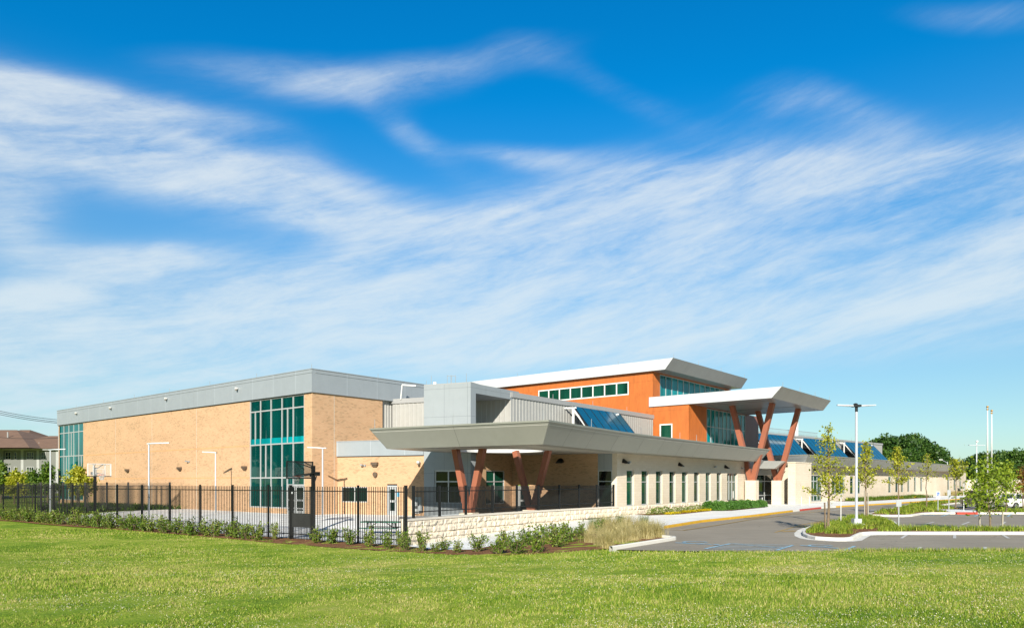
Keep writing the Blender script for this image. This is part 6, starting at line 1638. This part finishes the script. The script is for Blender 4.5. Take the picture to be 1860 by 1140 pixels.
# ------------------------------------------------------------------ cars
def car_body(root, L, Wd, prof, glass_rng, mats, wheels, paint):
    """prof: list of (x, z_low, z_belt, half width) ; roof as separate lofted cabin"""
    mb = MB(); rings = []
    for x, zl, zb, hw in prof: rings.append([(x, -hw*.92, zl), (x, -hw, zl+.18), (x, -hw, (zl+zb)/2+.05), (x, -hw*.93, zb), (x, hw*.93, zb), (x, hw, (zl+zb)/2+.05), (x, hw, zl+.18), (x, hw*.92, zl)])
    for a, b in zip(rings[:-1], rings[1:]):
        for k in range(7): mb.quad(a[k], b[k], b[k+1], a[k+1])
        mb.quad(a[7], b[7], b[0], a[0])
    mb.poly(rings[0]); mb.poly(rings[-1][::-1]); mb.build('body', paint, root)
    return rings
def wheel(root, x, y, r, side):
    mb = MB(); mb.tube((x, y-.11, r), (x, y+.11, r), r, r, 20); w_ = mb.build('wheel', 'rubber', root)
    mb = MB(); mb.tube((x, y-.115, r), (x, y+.115, r), r*.62, r*.62, 14); mb.build('rim', 'wheel', w_)
def sedan(px, Y, rz, label):
    x, y = at_px(px, Y); t = empty('parked_car', (x, y, RZ), rz, label=label, cat='car')
    prof = [(-2.30, .42, .74, .62), (-2.22, .30, .96, .80), (-1.9, .24, 1.02, .87), (-1.0, .22, .98, .89), (.5, .22, .95, .89), (1.3, .22, .90, .87), (2.0, .26, .80, .82), (2.28, .36, .62, .64)]
    car_body(t, 4.6, 1.78, prof, None, None, None, 'car_white')
    mb = MB(); cab = [(-1.75, 1.0, .78, 0), (-1.10, 1.44, .60, 1), (.15, 1.47, .60, 1), (1.05, .94, .76, 0)]
    low = [(-1.75, 1.0), (-1.10, .98), (.15, .95), (1.05, .93)]
    for s_ in (-1, 1):
        P_ = [(low[0][0], s_*.80, 1.0), (-1.15, s_*.60, 1.42), (.15, s_*.60, 1.45), (1.05, s_*.78, .94)]
        mb.poly(P_ if s_ < 0 else P_[::-1], 0)
    mb.quad((-1.75, -.80, 1.0), (-1.15, -.60, 1.42), (-1.15, .60, 1.42), (-1.75, .80, 1.0), 0); mb.quad((1.05, .78, .94), (.15, .60, 1.45), (.15, -.60, 1.45), (1.05, -.78, .94), 0)
    mb.build('windows', 'car_glass', t)
    mb = MB(); mb.box(-1.15, .15, -.60, .60, 1.42, 1.47)
    for s_ in (-1, 1):
        for a, b in (((-1.78, .81, 1.0), (-1.13, .61, 1.44)), ((1.08, .79, .94), (.13, .61, 1.46)), ((-.45, .80, .97), (-.42, .61, 1.45)), ((-1.3, .80, .98), (-1.13, .61, 1.44)), ((.55, .79, .95), (.14, .61, 1.46))): mb.beam((a[0], a[1]*s_, a[2]), (b[0], b[1]*s_, b[2]), .07, .04, (1, 0, 0))
    mb.build('roof', 'car_white', t)
    for wx_ in (-1.38, 1.38):
        for s_ in (-1, 1): wheel(t, wx_, s_*.80, .32, s_)
    for s_ in (-1, 1): mb = MB(); mb.box(-2.27, -2.12, min(s_*.45, s_*.79), max(s_*.45, s_*.79), .68, .86); mb.build('tail_light', 'tail_red', t)
    for s_ in (-1, 1): mb = MB(); mb.box(.60, .78, min(s_*.88, s_*1.02), max(s_*.88, s_*1.02), .92, 1.05); mb.build('wing_mirror', 'car_white', t)
    mb = MB(); mb.box(-2.325, -2.27, -.26, .26, .62, .74); mb.build('number_plate', 'sign_white', t)
    return t
sedan(1851, 73.5, R(14), 'white sedan parked with its rear to the left at the right edge')
def pickup(px, Y, rz, label):
    x, y = at_px(px, Y); t = empty('pickup_truck', (x, y, RZ), rz, label=label, cat='pickup truck')
    mb = MB(); mb.box(-2.6, -2.52, -.86, .86, .62, 1.22); mb.box(-2.52, -.6, -.92, -.86, .55, 1.22); mb.box(-2.52, -.6, .86, .92, .55, 1.22); mb.box(-2.5, -.6, -.86, .86, .5, .62); mb.box(-.6, 2.6, -.92, .92, .45, 1.1)
    mb.build('body', 'car_silver', t)
    mb = MB(); i = [(-.6, .92, 1.1), (-.5, .78, 1.78), (.7, .78, 1.78), (1.45, .90, 1.1)]
    for s_ in (-1, 1): P_ = [(a, b*s_, c) for a, b, c in i]; mb.poly(P_ if s_ < 0 else P_[::-1])
    for k in range(3): a, b = i[k], i[k+1]; mb.quad((a[0], -a[1], a[2]), (b[0], -b[1], b[2]), (b[0], b[1], b[2]), (a[0], a[1], a[2]))
    mb.build('cab', 'car_glass', t); mb = MB(); mb.box(-.45, .7, -.79, .79, 1.75, 1.83); mb.build('roof', 'car_silver', t)
    mb = MB(); mb.box(-2.72, -2.6, -.9, .9, .42, .58); mb.build('bumper', 'chrome', t)
    for s_ in (-1, 1): mb = MB(); mb.box(-2.61, -2.5, min(s_*.80, s_*.93), max(s_*.80, s_*.93), .75, 1.15); mb.build('tail_light', 'tail_red', t)
    for wx_ in (-1.75, 1.7):
        for s_ in (-1, 1): wheel(t, wx_, s_*.82, .38, s_)
    return t
pickup(1782, 71.5, R(78), 'tan pickup truck with its tailgate towards the camera behind the flagpoles')

# site wall at the far right
sw = Fr((88.5, 142), (.93, .36)); mb = wall(sw, 60, -.2, 2.85); w_ = MB(); o = mb.build('boundary_wall', 'limestone', world=sw.W(), label='long low cream wall continuing beyond the far wing', cat='wall')
mb = MB(); mb.box(0, 60, -.06, .36, 2.85, 2.95); mb.build('wall_cap', 'stone_cap', o, sw.W())
x, y = at_px(1757, 190); mb = MB(); mb.box(-4, 5, 0, 5, 0, 3.1); b_ = mb.build('shed', 'siding', world=Matrix.Translation((x, y, 0)), label='low grey-roofed shed behind the cream boundary wall', cat='shed'); mb = MB(); mb.poly([(-4.3, -.3, 3.1), (5.3, -.3, 3.1), (5.3, 2.5, 3.9), (-4.3, 2.5, 3.9)]); mb.poly([(-4.3, 5.3, 3.1), (5.3, 5.3, 3.1), (5.3, 2.5, 3.9), (-4.3, 2.5, 3.9)]); mb.build('roof', 'galvanised', b_)

# ------------------------------------------------------------------ apartment block and street at the left
sheet('street', [(-140, 118), (-140, 131), (-40, 136), (-40, 123)], 0, 'asphalt', level=.02)
sheet('path', [(-60, 92), (-60, 93.6), (-47, 91.6), (-47, 90)], 0, 'kerb_concrete', level=.03)
ab = empty('apartment_building', (-112, 165, 0), label='three-storey grey apartment building with a brown hipped roof', cat='building')
eave = 9.7; YB = 165.0
def bpart(mb, nm, mt, parent=None, **k): return mb.build(nm, mt, parent or ab, Matrix(), **k)
XL, XR = at_px(4, YB)[0], -86
mb = MB(); mb.box(XL, XR, YB, YB+16, -.2, eave); bpart(mb, 'wall', 'siding')
mb = MB(); mb.box(XL-40, XL-.01, YB-3, YB+16, -.2, eave); bpart(mb, 'wall', 'trim_white')
mb = MB(); mb.box(XL-.5, XR+.6, YB-.7, YB+16.7, eave, eave+.35); mb.box(XL-.25, XL+.25, YB-.06, YB+.1, 0, eave)
for px in (40.5, 69, 104): x = at_px(px, YB)[0]; mb.box(x-.3, x+.3, YB-.05, YB+.05, 0, eave-.003)
bpart(mb, 'trim', 'trim_white')
def hip(x0, x1, y0, y1, z0, z1, run):
    mb = MB(); ym = (y0+y1)/2; a, b = (x0+run, ym, z1), (x1-run, ym, z1)
    mb.quad((x0, y0, z0), (x1, y0, z0), b, a); mb.quad((x1, y1, z0), (x0, y1, z0), a, b); mb.tri((x1, y0, z0), (x1, y1, z0), b); mb.tri((x0, y1, z0), (x0, y0, z0), a); return mb
rf = bpart(hip(XL-4, XR+1, YB-1, YB+22, eave+.352, eave+3.9, 8), 'roof', 'roof_shingle')
bpart(hip(XL-45, XL+9.5, YB-5, YB+28, eave+.353, eave+5.4, 14), 'roof', 'roof_shingle')
bpart(hip(XL-22, XL+0.5, YB+6, YB+42, eave+.3, eave+6.3, 10), 'roof', 'roof_shingle')
mb = MB()
for px, py in ((17.5, 804), (76, 806), (19.5, 787)): x = at_px(px, YB+5)[0]; z = 2.5+(875-py)/1325*(YB+5); mb.tube((x, YB+4, z-1.2), (x, YB+4, z+.3), .15, .15, 6)
bpart(mb, 'roof_vents', 'trim_white')
for py0, py1 in ((821.5, 833.5), (848, 861), (875, 888)):
    z1_, z0_ = 2.5+(875-py0)/1325*YB, 2.5+(875-py1)/1325*YB
    for a, b, n_ in ((10.8, 19.2, 2), (26.8, 30.2, 1), (49.5, 61, 3), (75.5, 82.5, 2)):
        xa, xb = at_px(a, YB)[0], at_px(b, YB)[0]; mb = MB(); e = .13
        mb.box(xa-e, xb+e, YB-.08, YB-.003, z0_-e, z0_); mb.box(xa-e, xb+e, YB-.08, YB-.003, z1_, z1_+e); mb.box(xa-e, xa, YB-.08, YB-.003, z0_, z1_); mb.box(xb, xb+e, YB-.08, YB-.003, z0_, z1_)
        for k in range(1, n_): x = xa+(xb-xa)*k/n_; mb.box(x-.06, x+.06, YB-.07, YB-.003, z0_, z1_)
        mb.box(xa, xb, YB-.06, YB-.003, (z0_+z1_)/2-.04, (z0_+z1_)/2+.04)
        w_ = bpart(mb, 'window', 'trim_white'); g = MB(); g.box(xa, xb, YB-.03, YB-.001, z0_, z1_); g.build('glass_pane', 'dark_glass', w_, Matrix())
# power lines
for (p, q, sag, lab) in (((-40, 736.5, 100), (170, 765, 100), .5, 'uppermost'), ((-40, 739.5, 100), (170, 769, 100), .5, 'second'), ((-40, 743, 100), (170, 771, 100), .5, 'third'), ((-40, 790, 110), (170, 788, 112), .6, 'single'), ((-40, 806, 88), (92, 817.5, 51.2), .0, 'sloping')):
    a = Vector((*at_px(p[0], p[2]), 2.5+(875-p[1])/1325*p[2])); b = Vector((*at_px(q[0], q[2]), 2.5+(875-q[1])/1325*q[2])); pts = []
    if lab == 'sloping': continue
    for k in range(13): t_ = k/12; v = a.lerp(b, t_); v.z -= sag*4*t_*(1-t_); pts.append(tuple(v))
    mb = MB(); mb.path(pts, [.035]*13, 5); mb.build('power_line', 'black_metal', label='%s overhead power line above the apartment roof' % ({'uppermost': 'uppermost of the three', 'second': 'middle of the three', 'third': 'lowest of the three', 'single': 'lone'}[lab]), cat='power line')
